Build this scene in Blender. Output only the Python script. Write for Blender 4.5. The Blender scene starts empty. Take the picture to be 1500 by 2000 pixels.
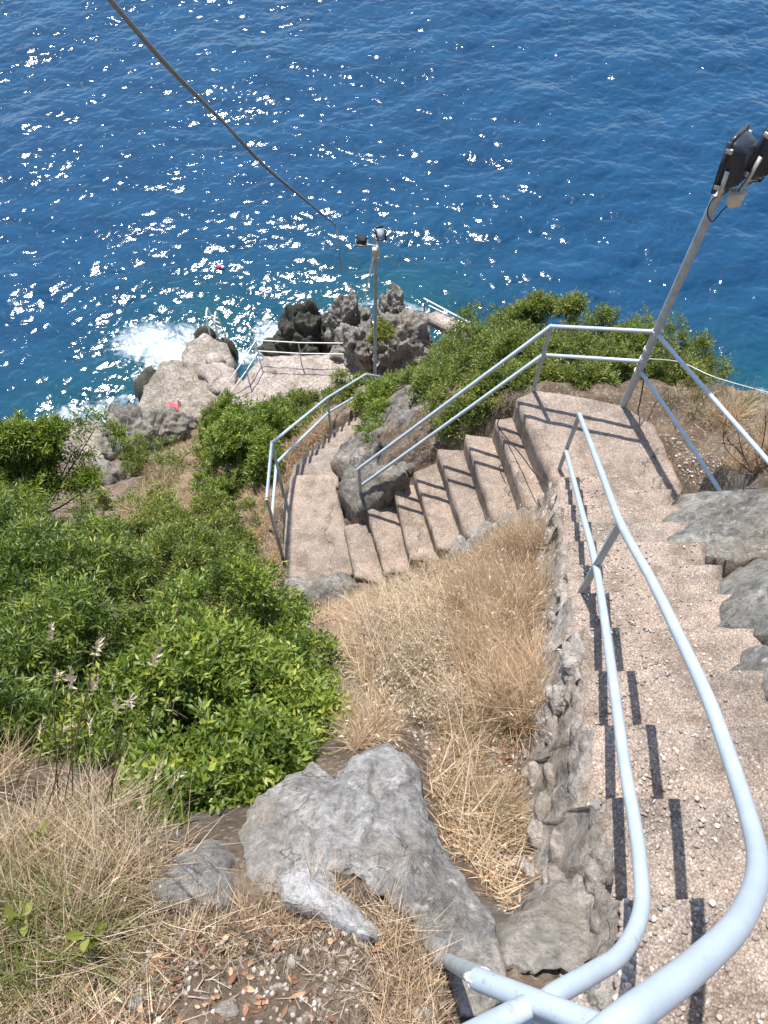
import bpy, math, random
import numpy as np
from mathutils import Vector, Matrix, geometry
R = math.radians
random.seed(4); rng = np.random.default_rng(11)
S = bpy.context.scene
COL = S.collection

# ------------------------------------------------------------------ camera, world, sun
H = 20.3                      # camera height above the sea
TH = 61.0                     # how far the camera looks down
cam = bpy.data.objects.new('camera', bpy.data.cameras.new('camera')); COL.objects.link(cam)
cam.location = (0, 0, H); cam.rotation_euler = (R(90-TH), 0, 0)
cam.data.sensor_fit = 'VERTICAL'; cam.data.sensor_height = 24; cam.data.lens = 18
cam.data.clip_start = 0.05; cam.data.clip_end = 5000
S.camera = cam
SUN = Vector((-0.130, 0.433, 1.0)).normalized()      # towards the sun
w = bpy.data.worlds.new('World'); S.world = w; w.use_nodes = True
nt = w.node_tree
sky = nt.nodes.new('ShaderNodeTexSky'); sky.sky_type = 'NISHITA'; sky.sun_disc = False
sky.sun_elevation = math.asin(SUN.z); sky.sun_rotation = math.atan2(SUN.x, SUN.y)
sky.air_density = 1.0; sky.dust_density = 0.6; sky.ozone_density = 1.0
nt.links.new(sky.outputs[0], nt.nodes['Background'].inputs[0])
nt.nodes['Background'].inputs[1].default_value = 0.15
sl = bpy.data.lights.new('sun', 'SUN'); sl.energy = 4.6; sl.angle = R(0.55); sl.color = (1, 0.955, 0.89)
so = bpy.data.objects.new('sun', sl); COL.objects.link(so)
so.rotation_euler = (-SUN).to_track_quat('-Z', 'Y').to_euler(); so.location = (0, 0, 60)
S.view_settings.view_transform = 'Standard'; S.view_settings.look = 'None'
S.view_settings.exposure = 0.60; S.view_settings.gamma = 1.0
S.cycles.max_bounces = 6; S.cycles.transparent_max_bounces = 6

# ------------------------------------------------------------------ pixels (1500 x 2000) to points
CF, SF, FP = math.cos(R(TH)), math.sin(R(TH)), 1500.0
def ray(px, py):
    x = (px-750)/FP; y = (1000-py)/FP
    return np.array([x, y*SF+CF, -(SF-y*CF)])
def at(px, py, D=None, z=None, t=None):      # z relative to the camera
    r = ray(px, py)
    if D is not None: k = D/r[1]
    elif z is not None: k = z/r[2]
    else: k = t
    q = r*k
    return np.array([q[0], q[1], q[2]+H])

# ------------------------------------------------------------------ noise
_pr = np.random.default_rng(5)
PERM = np.concatenate([_pr.permutation(256)]*3)
GR = _pr.normal(size=(256, 3)); GR /= np.linalg.norm(GR, axis=1)[:, None]
def noise(p):
    p = np.asarray(p, float); i = np.floor(p).astype(int); f = p-i; i &= 255
    u = f*f*f*(f*(f*6-15)+10); out = 0
    for dx in (0, 1):
        for dy in (0, 1):
            for dz in (0, 1):
                h = PERM[PERM[PERM[i[:, 0]+dx]+i[:, 1]+dy]+i[:, 2]+dz]
                g = GR[h]; d = f-np.array([dx, dy, dz])
                wt = (u[:, 0] if dx else 1-u[:, 0])*(u[:, 1] if dy else 1-u[:, 1])*(u[:, 2] if dz else 1-u[:, 2])
                out = out+wt*(g*d).sum(1)
    return out*1.5
def fbm(p, o=4, lac=2.03, gain=0.5):
    p = np.asarray(p, float); a = 1; s = 0
    for k in range(o):
        s = s+a*noise(p+17.3*k); p = p*lac; a *= gain
    return s
def ridged(p, o=4):
    p = np.asarray(p, float); a = 1; s = 0
    for k in range(o):
        s = s+a*(1-2*np.abs(noise(p+9.1*k))); p = p*2.07; a *= 0.5
    return s-0.9
def cells(p):                                 # worley: F1 and cell hash
    p = np.asarray(p, float); i = np.floor(p).astype(int); best = np.full(len(p), 9.); sec = best.copy(); hid = np.zeros(len(p))
    for dx in (-1, 0, 1):
        for dy in (-1, 0, 1):
            for dz in (-1, 0, 1):
                c = i+np.array([dx, dy, dz]); m = c & 255
                h = PERM[PERM[PERM[m[:, 0]]+m[:, 1]]+m[:, 2]]
                q = c+0.5+GR[h]*0.45; d = np.linalg.norm(p-q, axis=1)
                cl = d < best
                sec = np.where(cl, best, np.minimum(sec, d)); hid = np.where(cl, h, hid); best = np.where(cl, d, best)
    return best, sec, hid/255.

# ------------------------------------------------------------------ objects
def tag(o, label=None, cat=None, group=None, kind=None):
    if label: o['label'] = label
    if cat: o['category'] = cat
    if group: o['group'] = group
    if kind: o['kind'] = kind
    return o
def link(name, me, mat=None, parent=None, loc=None):
    o = bpy.data.objects.new(name, me); COL.objects.link(o)
    if me is not None and mat is not None: me.materials.append(mat)
    if parent is not None: o.parent = parent
    return o
def empty(name, loc, label=None, cat=None, group=None, kind=None):
    o = bpy.data.objects.new(name, None); COL.objects.link(o); o.location = loc; o.empty_display_size = 0.2
    return tag(o, label, cat, group, kind)
def mesh(name, V, F, mat, parent=None, smooth=False, attr=None, origin=None):
    """V (n,3) world; F (m,k) array or list of arrays"""
    V = np.asarray(V, np.float64)
    q_ = parent
    while q_ is not None: V = V-np.array(q_.location); q_ = q_.parent
    if parent is not None: pass
    elif origin is not None: V = V-np.array(origin)
    me = bpy.data.meshes.new(name)
    Fs = F if isinstance(F, list) else [F]
    Fs = [np.asarray(f, np.int32) for f in Fs if len(f)]
    nl = sum(f.size for f in Fs); nf = sum(len(f) for f in Fs)
    me.vertices.add(len(V)); me.vertices.foreach_set('co', V.astype(np.float32).ravel())
    me.loops.add(nl); me.loops.foreach_set('vertex_index', np.concatenate([f.ravel() for f in Fs]))
    me.polygons.add(nf)
    tot = np.concatenate([np.full(len(f), f.shape[1], np.int32) for f in Fs])
    st = np.concatenate([[0], np.cumsum(tot)[:-1]]).astype(np.int32)
    me.polygons.foreach_set('loop_start', st)
    if smooth: me.polygons.foreach_set('use_smooth', np.ones(nf, bool))
    if attr:
        for k, a in attr.items():
            at_ = me.attributes.new(k, 'FLOAT', 'POINT'); at_.data.foreach_set('value', np.asarray(a, np.float32))
    me.update(calc_edges=True); me.validate()
    o = link(name, me, mat, parent)
    if parent is None and origin is not None: o.location = origin
    return o
class MB:
    """collects shapes for one mesh"""
    def __init__(s): s.V = []; s.F = {}; s.n = 0
    def add(s, V, F):
        V = np.asarray(V, float)
        for f in (F if isinstance(F, list) else [F]):
            f = np.asarray(f, int)
            if len(f): s.F.setdefault(f.shape[1], []).append(f+s.n)
        s.V.append(V); s.n += len(V); return s
    def tube(s, pts, r, n=12, cap=True):
        P = np.asarray(pts, float); m = len(P)
        r = np.broadcast_to(np.asarray(r, float), (m,))
        T = np.gradient(P, axis=0) if m > 2 else np.repeat((P[1]-P[0])[None], 2, 0)
        T /= np.linalg.norm(T, axis=1)[:, None]+1e-12
        up = np.array([0, 0, 1.]) if abs(T[0, 2]) < 0.9 else np.array([1., 0, 0])
        a = np.cross(T[0], up); a /= np.linalg.norm(a); V = []
        for k in range(m):
            a = a-T[k]*(a@T[k]); a /= np.linalg.norm(a); b = np.cross(T[k], a)
            ang = np.linspace(0, 2*math.pi, n, endpoint=False)
            V.append(P[k]+r[k]*(np.cos(ang)[:, None]*a+np.sin(ang)[:, None]*b))
        V = np.concatenate(V); i = np.arange(n); j = (i+1) % n
        F = [np.stack([k*n+i, k*n+j, (k+1)*n+j, (k+1)*n+i], 1) for k in range(m-1)]
        F = [np.concatenate(F)]
        s.add(V, F)
        if cap:
            for k, o in ((0, 1), (m-1, -1)):
                c = P[k][None]; ring = V[k*n:(k+1)*n]
                f = np.stack([np.full(n, n), i, j], 1)
                s.add(np.concatenate([ring, c]), f[:, ::o])
        return s
    def box(s, c, size, rot=None, bev=0.0):
        x, y, z = np.asarray(size, float)/2; b = bev
        if b > 0:
            V = []; 
            for sx in (-1, 1):
                for sy in (-1, 1):
                    for sz in (-1, 1):
                        V += [[sx*x, sy*(y-b), sz*(z-b)], [sx*(x-b), sy*y, sz*(z-b)], [sx*(x-b), sy*(y-b), sz*z]]
            import bmesh
            bm = bmesh.new(); vs = [bm.verts.new(v) for v in V]
            r_ = bmesh.ops.convex_hull(bm, input=vs); bmesh.ops.dissolve_limit(bm, angle_limit=0.01, verts=bm.verts, edges=bm.edges)
            bmesh.ops.triangulate(bm, faces=bm.faces[:]); bm.verts.index_update()
            V = np.array([v.co[:] for v in bm.verts]); F = np.array([[v.index for v in f.verts] for f in bm.faces]); bm.free()
        else:
            V = np.array([[sx*x, sy*y, sz*z] for sx in (-1, 1) for sy in (-1, 1) for sz in (-1, 1)])
            F = np.array([[0, 1, 3, 2], [4, 6, 7, 5], [0, 4, 5, 1], [2, 3, 7, 6], [0, 2, 6, 4], [1, 5, 7, 3]])
        if rot is not None: V = V@np.array(rot).T
        return s.add(V+np.asarray(c, float), F)
    def ell(s, c, r, n=16, m=10, rot=None):
        u = np.linspace(0, 2*math.pi, n, endpoint=False); v = np.linspace(0, math.pi, m+1)
        V = np.array([[math.sin(b)*math.cos(a), math.sin(b)*math.sin(a), math.cos(b)] for b in v for a in u])*np.asarray(r)
        if rot is not None: V = V@np.array(rot).T
        i = np.arange(n); j = (i+1) % n
        return s.add(V+np.asarray(c, float), np.concatenate([np.stack([k*n+i, (k+1)*n+i, (k+1)*n+j, k*n+j], 1) for k in range(m)]))
    def build(s, name, mat, parent=None, smooth=False, origin=None):
        return mesh(name, np.concatenate(s.V), [np.concatenate(f) for f in s.F.values()], mat, parent, smooth, None, origin)
def curve(pts, n=10):                         # Catmull-Rom through pts
    P = np.asarray(pts, float); P = np.concatenate([[2*P[0]-P[1]], P, [2*P[-1]-P[-2]]]); out = []
    for k in range(1, len(P)-2):
        a, b, c, d = P[k-1:k+3]
        for t in np.linspace(0, 1, n, endpoint=False):
            out.append(0.5*((2*b)+(-a+c)*t+(2*a-5*b+4*c-d)*t*t+(-a+3*b-3*c+d)*t**3))
    out.append(P[-2]); return np.array(out)

# ------------------------------------------------------------------ materials
def newmat(name):
    m = bpy.data.materials.new(name); m.use_nodes = True
    return m, m.node_tree, m.node_tree.nodes['Principled BSDF']
def N(t, kind, **kw):
    n = t.nodes.new(kind)
    for k, v in kw.items():
        if k == 'inp':
            for a, b in v.items(): n.inputs[a].default_value = b
        else: setattr(n, k, v)
    return n
def ramp(t, src, stops, interp='LINEAR'):
    n = t.nodes.new('ShaderNodeValToRGB'); n.color_ramp.interpolation = interp
    while len(n.color_ramp.elements) < len(stops): n.color_ramp.elements.new(0.5)
    for e, (p, c) in zip(n.color_ramp.elements, stops):
        e.position = p; e.color = (*c, 1) if len(c) == 3 else c
    t.links.new(src, n.inputs[0]); return n
def mix(t, a, b, f, mode='MIX'):
    n = t.nodes.new('ShaderNodeMix'); n.data_type = 'RGBA'; n.blend_type = mode
    for s, v in ((6, a), (7, b), (0, f)):
        if isinstance(v, (int, float)): n.inputs[s].default_value = v
        elif isinstance(v, tuple): n.inputs[s].default_value = (*v, 1)
        else: t.links.new(v, n.inputs[s])
    return n.outputs[2]
def coords(t, scale=1.0, vec=None):
    g = t.nodes.new('ShaderNodeNewGeometry'); m = t.nodes.new('ShaderNodeMapping')
    t.links.new(g.outputs['Position'], m.inputs[0])
    m.inputs['Scale'].default_value = vec if vec else (scale,)*3
    return m.outputs[0]
def tex(t, v, scale, detail=5, rough=0.6, kind='noise', **kw):
    if kind == 'noise':
        n = N(t, 'ShaderNodeTexNoise', inp={'Scale': scale, 'Detail': detail, 'Roughness': rough}); t.links.new(v, n.inputs['Vector']); return n.outputs[0]
    n = N(t, 'ShaderNodeTexVoronoi', inp={'Scale': scale}, **kw); t.links.new(v, n.inputs['Vector']); return n
def bump(t, h, bs, strength=0.5, dist=0.02, prev=None):
    b = N(t, 'ShaderNodeBump', inp={'Strength': strength, 'Distance': dist}); t.links.new(h, b.inputs['Height'])
    if prev is not None: t.links.new(prev, b.inputs['Normal'])
    t.links.new(b.outputs[0], bs.inputs['Normal']); return b.outputs[0]

def rock_mat(name, cols, spec=0.3, warm=(0.36, 0.28, 0.19), wamt=0.35, dark=(0.12, 0.115, 0.105), crack=7.0, lich=0.5):
    m, t, b = newmat(name); v = coords(t)
    n1 = tex(t, v, 2.2, 8, 0.62); n2 = tex(t, v, 14, 8, 0.7); n3 = tex(t, v, 60, 6, 0.75)
    c = ramp(t, n1, [(0.3, cols[0]), (0.5, cols[1]), (0.7, cols[2])]).outputs[0]
    c = mix(t, c, ramp(t, n2, [(0.35, (0.40,)*3), (0.65, (1.4,)*3)]).outputs[0], 0.8, 'MULTIPLY')
    nw = tex(t, v, 1.3, 6, 0.6)
    c = mix(t, c, warm, ramp(t, nw, [(0.5, (0,)*3), (0.68, (wamt,)*3)]).outputs[0])
    # pale lichen blotches
    nl = tex(t, v, 9, 9, 0.72)
    c = mix(t, c, (0.62, 0.60, 0.57), ramp(t, nl, [(0.56, (0,)*3), (0.66, (lich,)*3)]).outputs[0])
    # cracks: distorted voronoi edges
    vd = N(t, 'ShaderNodeVectorMath', operation='ADD'); t.links.new(v, vd.inputs[0])
    nn = N(t, 'ShaderNodeTexNoise', inp={'Scale': 5.0, 'Detail': 4}); t.links.new(v, nn.inputs['Vector'])
    ms = N(t, 'ShaderNodeVectorMath', operation='SCALE', inp={'Scale': 0.35}); t.links.new(nn.outputs[1], ms.inputs[0]); t.links.new(ms.outputs[0], vd.inputs[1])
    vo = N(t, 'ShaderNodeTexVoronoi', feature='DISTANCE_TO_EDGE', inp={'Scale': crack}); t.links.new(vd.outputs[0], vo.inputs['Vector'])
    vo2 = N(t, 'ShaderNodeTexVoronoi', feature='DISTANCE_TO_EDGE', inp={'Scale': crack*3.1}); t.links.new(vd.outputs[0], vo2.inputs['Vector'])
    cr = ramp(t, vo.outputs[0], [(0.0, (0,)*3), (0.03, (1,)*3)]).outputs[0]
    cmask = ramp(t, tex(t, v, 3.3, 3), [(0.50, (0,)*3), (0.6, (1,)*3)]).outputs[0]
    cm = mix(t, (1., 1., 1.), cr, cmask)
    c = mix(t, dark, c, cm)
    rn_ = N(t, 'ShaderNodeTexNoise', inp={'Scale': 7.0, 'Detail': 7, 'Roughness': 0.62}); rn_.noise_type = 'RIDGED_MULTIFRACTAL'; t.links.new(vd.outputs[0], rn_.inputs['Vector'])
    rl = ramp(t, rn_.outputs[0], [(0.0, (1.12,)*3), (0.5, (1.0,)*3), (0.95, (0.42, 0.41, 0.38))]).outputs[0]
    c = mix(t, c, rl, 0.75, 'MULTIPLY')
    sp = ramp(t, n3, [(0.32, (0.45,)*3), (0.58, (1.15,)*3)]).outputs[0]
    c = mix(t, c, sp, 0.6, 'MULTIPLY')
    t.links.new(c, b.inputs['Base Color']); b.inputs['Roughness'].default_value = 0.85; b.inputs['Specular IOR Level'].default_value = spec
    x = bump(t, n2, b, 0.95, 0.06); x = bump(t, rn_.outputs[0], b, 0.5, -0.012, x); x = bump(t, cm, b, 0.5, 0.015, x); x = bump(t, ramp(t, vo2.outputs[0], [(0, (0,)*3), (0.12, (1,)*3)]).outputs[0], b, 0.25, 0.01, x); bump(t, n3, b, 0.6, 0.012, x)
    return m

def concrete_mat(name, base, dark, light, agg=70.0, amt=0.8):
    m, t, b = newmat(name); v = coords(t)
    n1 = tex(t, v, 1.7, 6, 0.6); n2 = tex(t, v, 9, 7, 0.7)
    c = ramp(t, n1, [(0.3, dark), (0.52, base), (0.75, light)]).outputs[0]
    va = tex(t, v, agg, kind='v'); vb = tex(t, v, agg*0.42, kind='v')
    sepa = N(t, 'ShaderNodeSeparateColor'); t.links.new(va.outputs['Color'], sepa.inputs[0])
    ca = ramp(t, sepa.outputs[0], [(0.0, (0.17, 0.13, 0.105)), (0.25, (0.33, 0.25, 0.20)), (0.5, (0.41, 0.325, 0.27)), (0.8, (0.48, 0.39, 0.33)), (0.95, (0.60, 0.54, 0.49)), (1.0, (0.70, 0.66, 0.62))]).outputs[0]
    c = mix(t, c, ca, amt)
    e = ramp(t, va.outputs['Distance'], [(0.35, (1,)*3), (0.75, (0.45,)*3)]).outputs[0]
    c = mix(t, c, e, 0.8, 'MULTIPLY')
    sepb = N(t, 'ShaderNodeSeparateColor'); t.links.new(vb.outputs['Color'], sepb.inputs[0])
    pm = N(t, 'ShaderNodeMath', operation='GREATER_THAN', inp={1: 0.93}); t.links.new(sepb.outputs[1], pm.inputs[0])
    pd = N(t, 'ShaderNodeMath', operation='LESS_THAN', inp={1: 0.36}); t.links.new(vb.outputs['Distance'], pd.inputs[0])
    pp = N(t, 'ShaderNodeMath', operation='MULTIPLY'); t.links.new(pm.outputs[0], pp.inputs[0]); t.links.new(pd.outputs[0], pp.inputs[1])
    c = mix(t, c, (0.56, 0.50, 0.46), pp.outputs[0])
    c = mix(t, c, ramp(t, n2, [(0.3, (0.66,)*3), (0.65, (1.12,)*3)]).outputs[0], 0.7, 'MULTIPLY')
    big = ramp(t, tex(t, v, 0.9, 4, 0.5), [(0.35, (0.78, 0.8, 0.8)), (0.6, (1.05, 1.0, 0.96))]).outputs[0]
    c = mix(t, c, big, 0.8, 'MULTIPLY')
    wc = N(t, 'ShaderNodeTexNoise', inp={'Scale': 2.5, 'Detail': 4}); t.links.new(v, wc.inputs['Vector'])
    sc = N(t, 'ShaderNodeVectorMath', operation='SCALE', inp={'Scale': 0.6}); t.links.new(wc.outputs[1], sc.inputs[0])
    av = N(t, 'ShaderNodeVectorMath', operation='ADD'); t.links.new(v, av.inputs[0]); t.links.new(sc.outputs[0], av.inputs[1])
    ck = N(t, 'ShaderNodeTexVoronoi', feature='DISTANCE_TO_EDGE', inp={'Scale': 0.9}); t.links.new(av.outputs[0], ck.inputs['Vector'])
    cl = ramp(t, ck.outputs[0], [(0.0, (0.35,)*3), (0.008, (1,)*3)]).outputs[0]
    c = mix(t, c, mix(t, (1., 1., 1.), cl, ramp(t, tex(t, v, 1.1, 3), [(0.5, (0,)*3), (0.56, (1,)*3)]).outputs[0]), 1.0, 'MULTIPLY')
    c = mix(t, c, ramp(t, tex(t, v, 3.6, 7, 0.7), [(0.40, (0.62, 0.60, 0.57)), (0.52, (1.0,)*3), (0.66, (1.12, 1.10, 1.06))]).outputs[0], 0.75, 'MULTIPLY')
    t.links.new(c, b.inputs['Base Color']); b.inputs['Roughness'].default_value = 0.9; b.inputs['Specular IOR Level'].default_value = 0.25
    x = bump(t, va.outputs['Distance'], b, 0.4, -0.005); x = bump(t, pp.outputs[0], b, 0.5, 0.006, x); bump(t, n2, b, 0.5, 0.02, x)
    return m

def leaf_mat(name, c0, c1, c2, trans=0.35, rough=0.42, spec=0.5, tint=(1.5, 1.9, 0.7)):
    m, t, b = newmat(name)
    a = N(t, 'ShaderNodeAttribute', attribute_name='rnd')
    c = ramp(t, a.outputs['Fac'], [(0.0, c0), (0.45, c1), (0.9, c2), (1.0, (c2[0]*1.5, c2[1]*1.25, c2[2]*1.1))]).outputs[0]
    t.links.new(c, b.inputs['Base Color']); b.inputs['Roughness'].default_value = rough; b.inputs['Specular IOR Level'].default_value = spec
    tr = N(t, 'ShaderNodeBsdfTranslucent'); tc = mix(t, c, tint, 1.0, 'MULTIPLY'); t.links.new(tc, tr.inputs[0])
    ms = N(t, 'ShaderNodeMixShader', inp={0: trans}); t.links.new(b.outputs[0], ms.inputs[1]); t.links.new(tr.outputs[0], ms.inputs[2])
    t.links.new(ms.outputs[0], t.nodes['Material Output'].inputs[0]); return m
def plain(name, col, rough=0.5, metal=0.0, spec=0.5, var=0.0, sc=30, bmp=0.0, rust=0.0):
    m, t, b = newmat(name)
    b.inputs['Roughness'].default_value = rough; b.inputs['Metallic'].default_value = metal; b.inputs['Specular IOR Level'].default_value = spec
    v = coords(t); n = tex(t, v, sc, 5, 0.6)
    c = ramp(t, n, [(0.3, tuple(x*(1-var) for x in col)), (0.7, tuple(min(1, x*(1+var)) for x in col))]).outputs[0]
    t.links.new(c, b.inputs['Base Color'])
    if rust:
        rn = tex(t, v, 26, 8, 0.75); rc = ramp(t, rn, [(0.60, (0,)*3), (0.66, (1,)*3)]).outputs[0]
        rg = ramp(t, tex(t, v, 3.1, 3), [(0.50, (0,)*3), (0.62, (rust,)*3)]).outputs[0]
        t.links.new(mix(t, c, (0.20, 0.13, 0.085), mix(t, (0., 0., 0.), rc, rg)), b.inputs['Base Color'])
    if bmp: bump(t, n, b, bmp, 0.003)
    return m

M_ROCK = rock_mat('grey_limestone', [(0.19, 0.175, 0.157), (0.33, 0.31, 0.287), (0.48, 0.46, 0.438)], lich=0.95, crack=8, wamt=0.5)
M_ROCKW = rock_mat('wall_stone', [(0.30, 0.26, 0.22), (0.43, 0.38, 0.335), (0.56, 0.51, 0.47)], crack=4, wamt=0.5)
M_CRAG = rock_mat('weathered_crag', [(0.09, 0.085, 0.075), (0.21, 0.19, 0.165), (0.36, 0.33, 0.295)], crack=2.6, lich=0.35)
M_DARK = rock_mat('dark_rock', [(0.13, 0.125, 0.11), (0.25, 0.24, 0.215), (0.40, 0.38, 0.345)], crack=5, lich=0.5, wamt=0.4)
M_PALER = rock_mat('white_streaked_rock', [(0.34, 0.325, 0.31), (0.52, 0.505, 0.49), (0.68, 0.67, 0.66)], crack=6, lich=0.9, wamt=0.2)
M_WET_SHADE = rock_mat('wet_and_shaded_rock', [(0.022, 0.026, 0.018), (0.05, 0.052, 0.038), (0.10, 0.095, 0.075)], spec=0.5, crack=2, lich=0.0, wamt=0.1)  # wet shore boulders; on the sea stack this dark tone paints in shade
M_SHORE = rock_mat('shore_stone', [(0.17, 0.145, 0.115), (0.29, 0.25, 0.20), (0.46, 0.41, 0.355)], crack=0.8, lich=0.5, wamt=0.2)
M_CONC = concrete_mat('pebbled_concrete', (0.42, 0.345, 0.285), (0.32, 0.262, 0.215), (0.49, 0.40, 0.335), 140, 0.48)
M_PLAT = rock_mat('worn_concrete', [(0.27, 0.22, 0.185), (0.40, 0.335, 0.285), (0.54, 0.465, 0.41)], crack=0.7, lich=0.5, wamt=0.15, warm=(.30, .24, .18))
M_TAN = rock_mat('tan_mortar', [(0.27, 0.235, 0.195), (0.37, 0.33, 0.28), (0.48, 0.44, 0.39)], crack=2.0, lich=0.5, wamt=0.3)
M_LEAF = leaf_mat('shrub_leaf', (0.026, 0.050, 0.009), (0.10, 0.155, 0.022), (0.29, 0.35, 0.07), tint=(1.5, 1.6, 0.7))
M_LEAF2 = leaf_mat('shrub_leaf_olive', (0.040, 0.064, 0.014), (0.115, 0.155, 0.028), (0.26, 0.29, 0.068), tint=(1.4, 1.5, 0.7))
M_LEAF3 = leaf_mat('shrub_leaf_dark', (0.018, 0.038, 0.008), (0.075, 0.12, 0.02), (0.24, 0.30, 0.065), tint=(1.5, 1.6, 0.7))
M_STRAW = leaf_mat('dry_straw', (0.27, 0.18, 0.105), (0.56, 0.415, 0.265), (0.78, 0.64, 0.47), 0.2, 0.6, 0.3, (1.05, 0.98, 0.88))
M_PALE = leaf_mat('pale_straw', (0.22, 0.155, 0.085), (0.46, 0.36, 0.22), (0.68, 0.59, 0.43), 0.2, 0.6, 0.3, (1.05, 0.98, 0.9))
M_HERB = leaf_mat('dry_herb', (0.19, 0.145, 0.10), (0.38, 0.305, 0.22), (0.62, 0.53, 0.41), 0.15, 0.7, 0.2, (1.0, .97, .9))
M_OLIVE = leaf_mat('grass_green', (0.06, 0.085, 0.02), (0.14, 0.165, 0.04), (0.30, 0.29, 0.09), 0.3, 0.6, 0.3)
M_LITTER = leaf_mat('fallen_leaf', (0.17, 0.085, 0.05), (0.38, 0.20, 0.11), (0.58, 0.40, 0.25), 0.1, 0.6, 0.3, (1.1, 1, .9))
M_PEB = leaf_mat('pebble', (0.26, 0.21, 0.175), (0.37, 0.31, 0.27), (0.52, 0.48, 0.45), 0.0, 0.85, 0.25)
M_BARK = plain('bark', (0.13, 0.095, 0.065), 0.9, var=0.4, sc=40, bmp=0.5)
M_PIPE = plain('pale_blue_paint', (0.41, 0.475, 0.53), 0.38, var=0.10, sc=9, bmp=0.15, rust=0.7)
M_PIPE2 = plain('grey_galvanised', (0.40, 0.43, 0.43), 0.55, 0.15, var=0.2, sc=12, bmp=0.2, rust=0.9)
M_LAMPB = plain('black_enamel', (0.022, 0.026, 0.034), 0.30, var=0.3, sc=20)
M_STEEL = plain('steel_bracket', (0.55, 0.52, 0.46), 0.45, 0.6, var=0.25, sc=60)
M_CREAM = plain('cream_plastic', (0.66, 0.57, 0.42), 0.5, var=0.1)
M_CABLE = plain('black_cable', (0.02, 0.022, 0.024), 0.5, var=0.2)
M_ROPE = plain('grey_rope', (0.24, 0.245, 0.23), 0.8, var=0.35, sc=80)
M_WHITE = plain('white_cable', (0.72, 0.71, 0.66), 0.6, var=0.1)
M_RED = plain('pink_cloth', (0.75, 0.09, 0.13), 0.8, var=0.25, sc=25)
M_WCLOTH = plain('white_cloth', (0.78, 0.74, 0.72), 0.8, var=0.1)
M_GLASS = plain('lamp_glass', (0.5, 0.55, 0.58), 0.08, 0.3, 0.8)
m, t, b = newmat('dry_soil'); v = coords(t)
n1 = tex(t, v, 3, 7, 0.65); n2 = tex(t, v, 28, 8, 0.75); n3 = tex(t, v, 110, 4, 0.7)
c = ramp(t, n1, [(0.3, (0.11, 0.08, 0.055)), (0.5, (0.21, 0.155, 0.11)), (0.7, (0.34, 0.26, 0.185))]).outputs[0]
c = mix(t, c, ramp(t, n2, [(0.35, (0.5,)*3), (0.66, (1.35,)*3)]).outputs[0], 0.75, 'MULTIPLY')
vs = tex(t, v, 55, kind='v'); sp = N(t, 'ShaderNodeSeparateColor'); t.links.new(vs.outputs['Color'], sp.inputs[0])
c = mix(t, c, (0.45, 0.38, 0.32), ramp(t, sp.outputs[0], [(0.88, (0,)*3), (0.9, (0.6,)*3)]).outputs[0])
geo = N(t, 'ShaderNodeNewGeometry'); sz = N(t, 'ShaderNodeSeparateXYZ'); t.links.new(geo.outputs['Normal'], sz.inputs[0])
n4 = tex(t, v, 5, 8, 0.7)
rk = ramp(t, n4, [(0.3, (0.13, 0.12, 0.10)), (0.55, (0.27, 0.25, 0.22)), (0.75, (0.40, 0.37, 0.34))]).outputs[0]
c = mix(t, rk, c, ramp(t, sz.outputs[2], [(0.24, (0,)*3), (0.42, (1,)*3)]).outputs[0])
t.links.new(c, b.inputs['Base Color']); b.inputs['Roughness'].default_value = 0.95; b.inputs['Specular IOR Level'].default_value = 0.2
x = bump(t, n2, b, 0.9, 0.05); bump(t, n3, b, 0.7, 0.012, x); M_SOIL = m

# ------------------------------------------------------------------ stairs and landings: where they run
ZL1, ZL2, ZP = -6.40, -8.80, -18.1            # landings, platform (relative to camera)
def rail_x(D): return 1.155+0.251*(D-1.77)
def pa(lst, z): return [at(px, py, z=z)[:2] for px, py in lst]
landing_poly = pa([(1010, 778), (1046, 762), (1120, 772), (1216, 792), (1278, 830), (1332, 950), (1345, 1010), (1300, 1035), (1110, 1010), (1086, 950), (1048, 866)], ZL1)
land2_poly = pa([(557, 1128), (553, 1040), (553, 975), (575, 928), (648, 926), (664, 985), (676, 1030), (694, 1118), (640, 1150)], ZL2)
up_steps = []                                  # (poly, z)
for k in range(-7, 11):
    D1 = 0.43+0.33*k; D0 = D1-0.37
    if D1 > 3.95: break
    z = -2.59-0.971*(D1-0.165)
    z = min(z, 0) if k > -3 else -2.59-0.971*(-0.56-0.165)+0.30*(-3-k)
    wr = 0.93+0.8*max(0, 1.2-D1)
    up_steps.append(([(rail_x(D0)-0.03, D0), (rail_x(D0)+wr, D0), (rail_x(D1)+wr, D1), (rail_x(D1)-0.03, D1)], z))
mid_edges = [((1004, 778), (1078, 952)), ((962, 822), (1020, 985)), ((903, 850), (956, 1012)), ((850, 880), (902, 1040)), ((806, 925), (850, 1064)),
             ((764, 945), (797, 1085)), ((716, 1000), (748, 1112)), ((672, 1030), (692, 1120))]
mid_rise = [.36, .35, .33, .30, .28, .27, .26, .25]; mid_edges = [((a[0]+d, a[1]), (b_[0]+d, b_[1])) for (a, b_), d in zip(mid_edges, (8, 8, 7, 6, 4, 3, 2, 0))]
mid_steps = []; z = ZL1
for k in range(1, 8):
    zp = z; z -= mid_rise[k-1]
    a, b_ = mid_edges[k-1]; c_, d_ = mid_edges[k]
    A = at(*a, z=zp)[:2]; B = at(*b_, z=zp)[:2]; Cc = at(*c_, z=z)[:2]; Dd = at(*d_, z=z)[:2]
    ext = (A-B)/np.linalg.norm(A-B)
    mid_steps.append(([tuple(Cc+ext*0.02), tuple(A+ext*0.02+(A-Cc)*0.10), tuple(B-ext*0.08+(B-Dd)*0.10), tuple(Dd-ext*0.05)], z))
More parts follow.
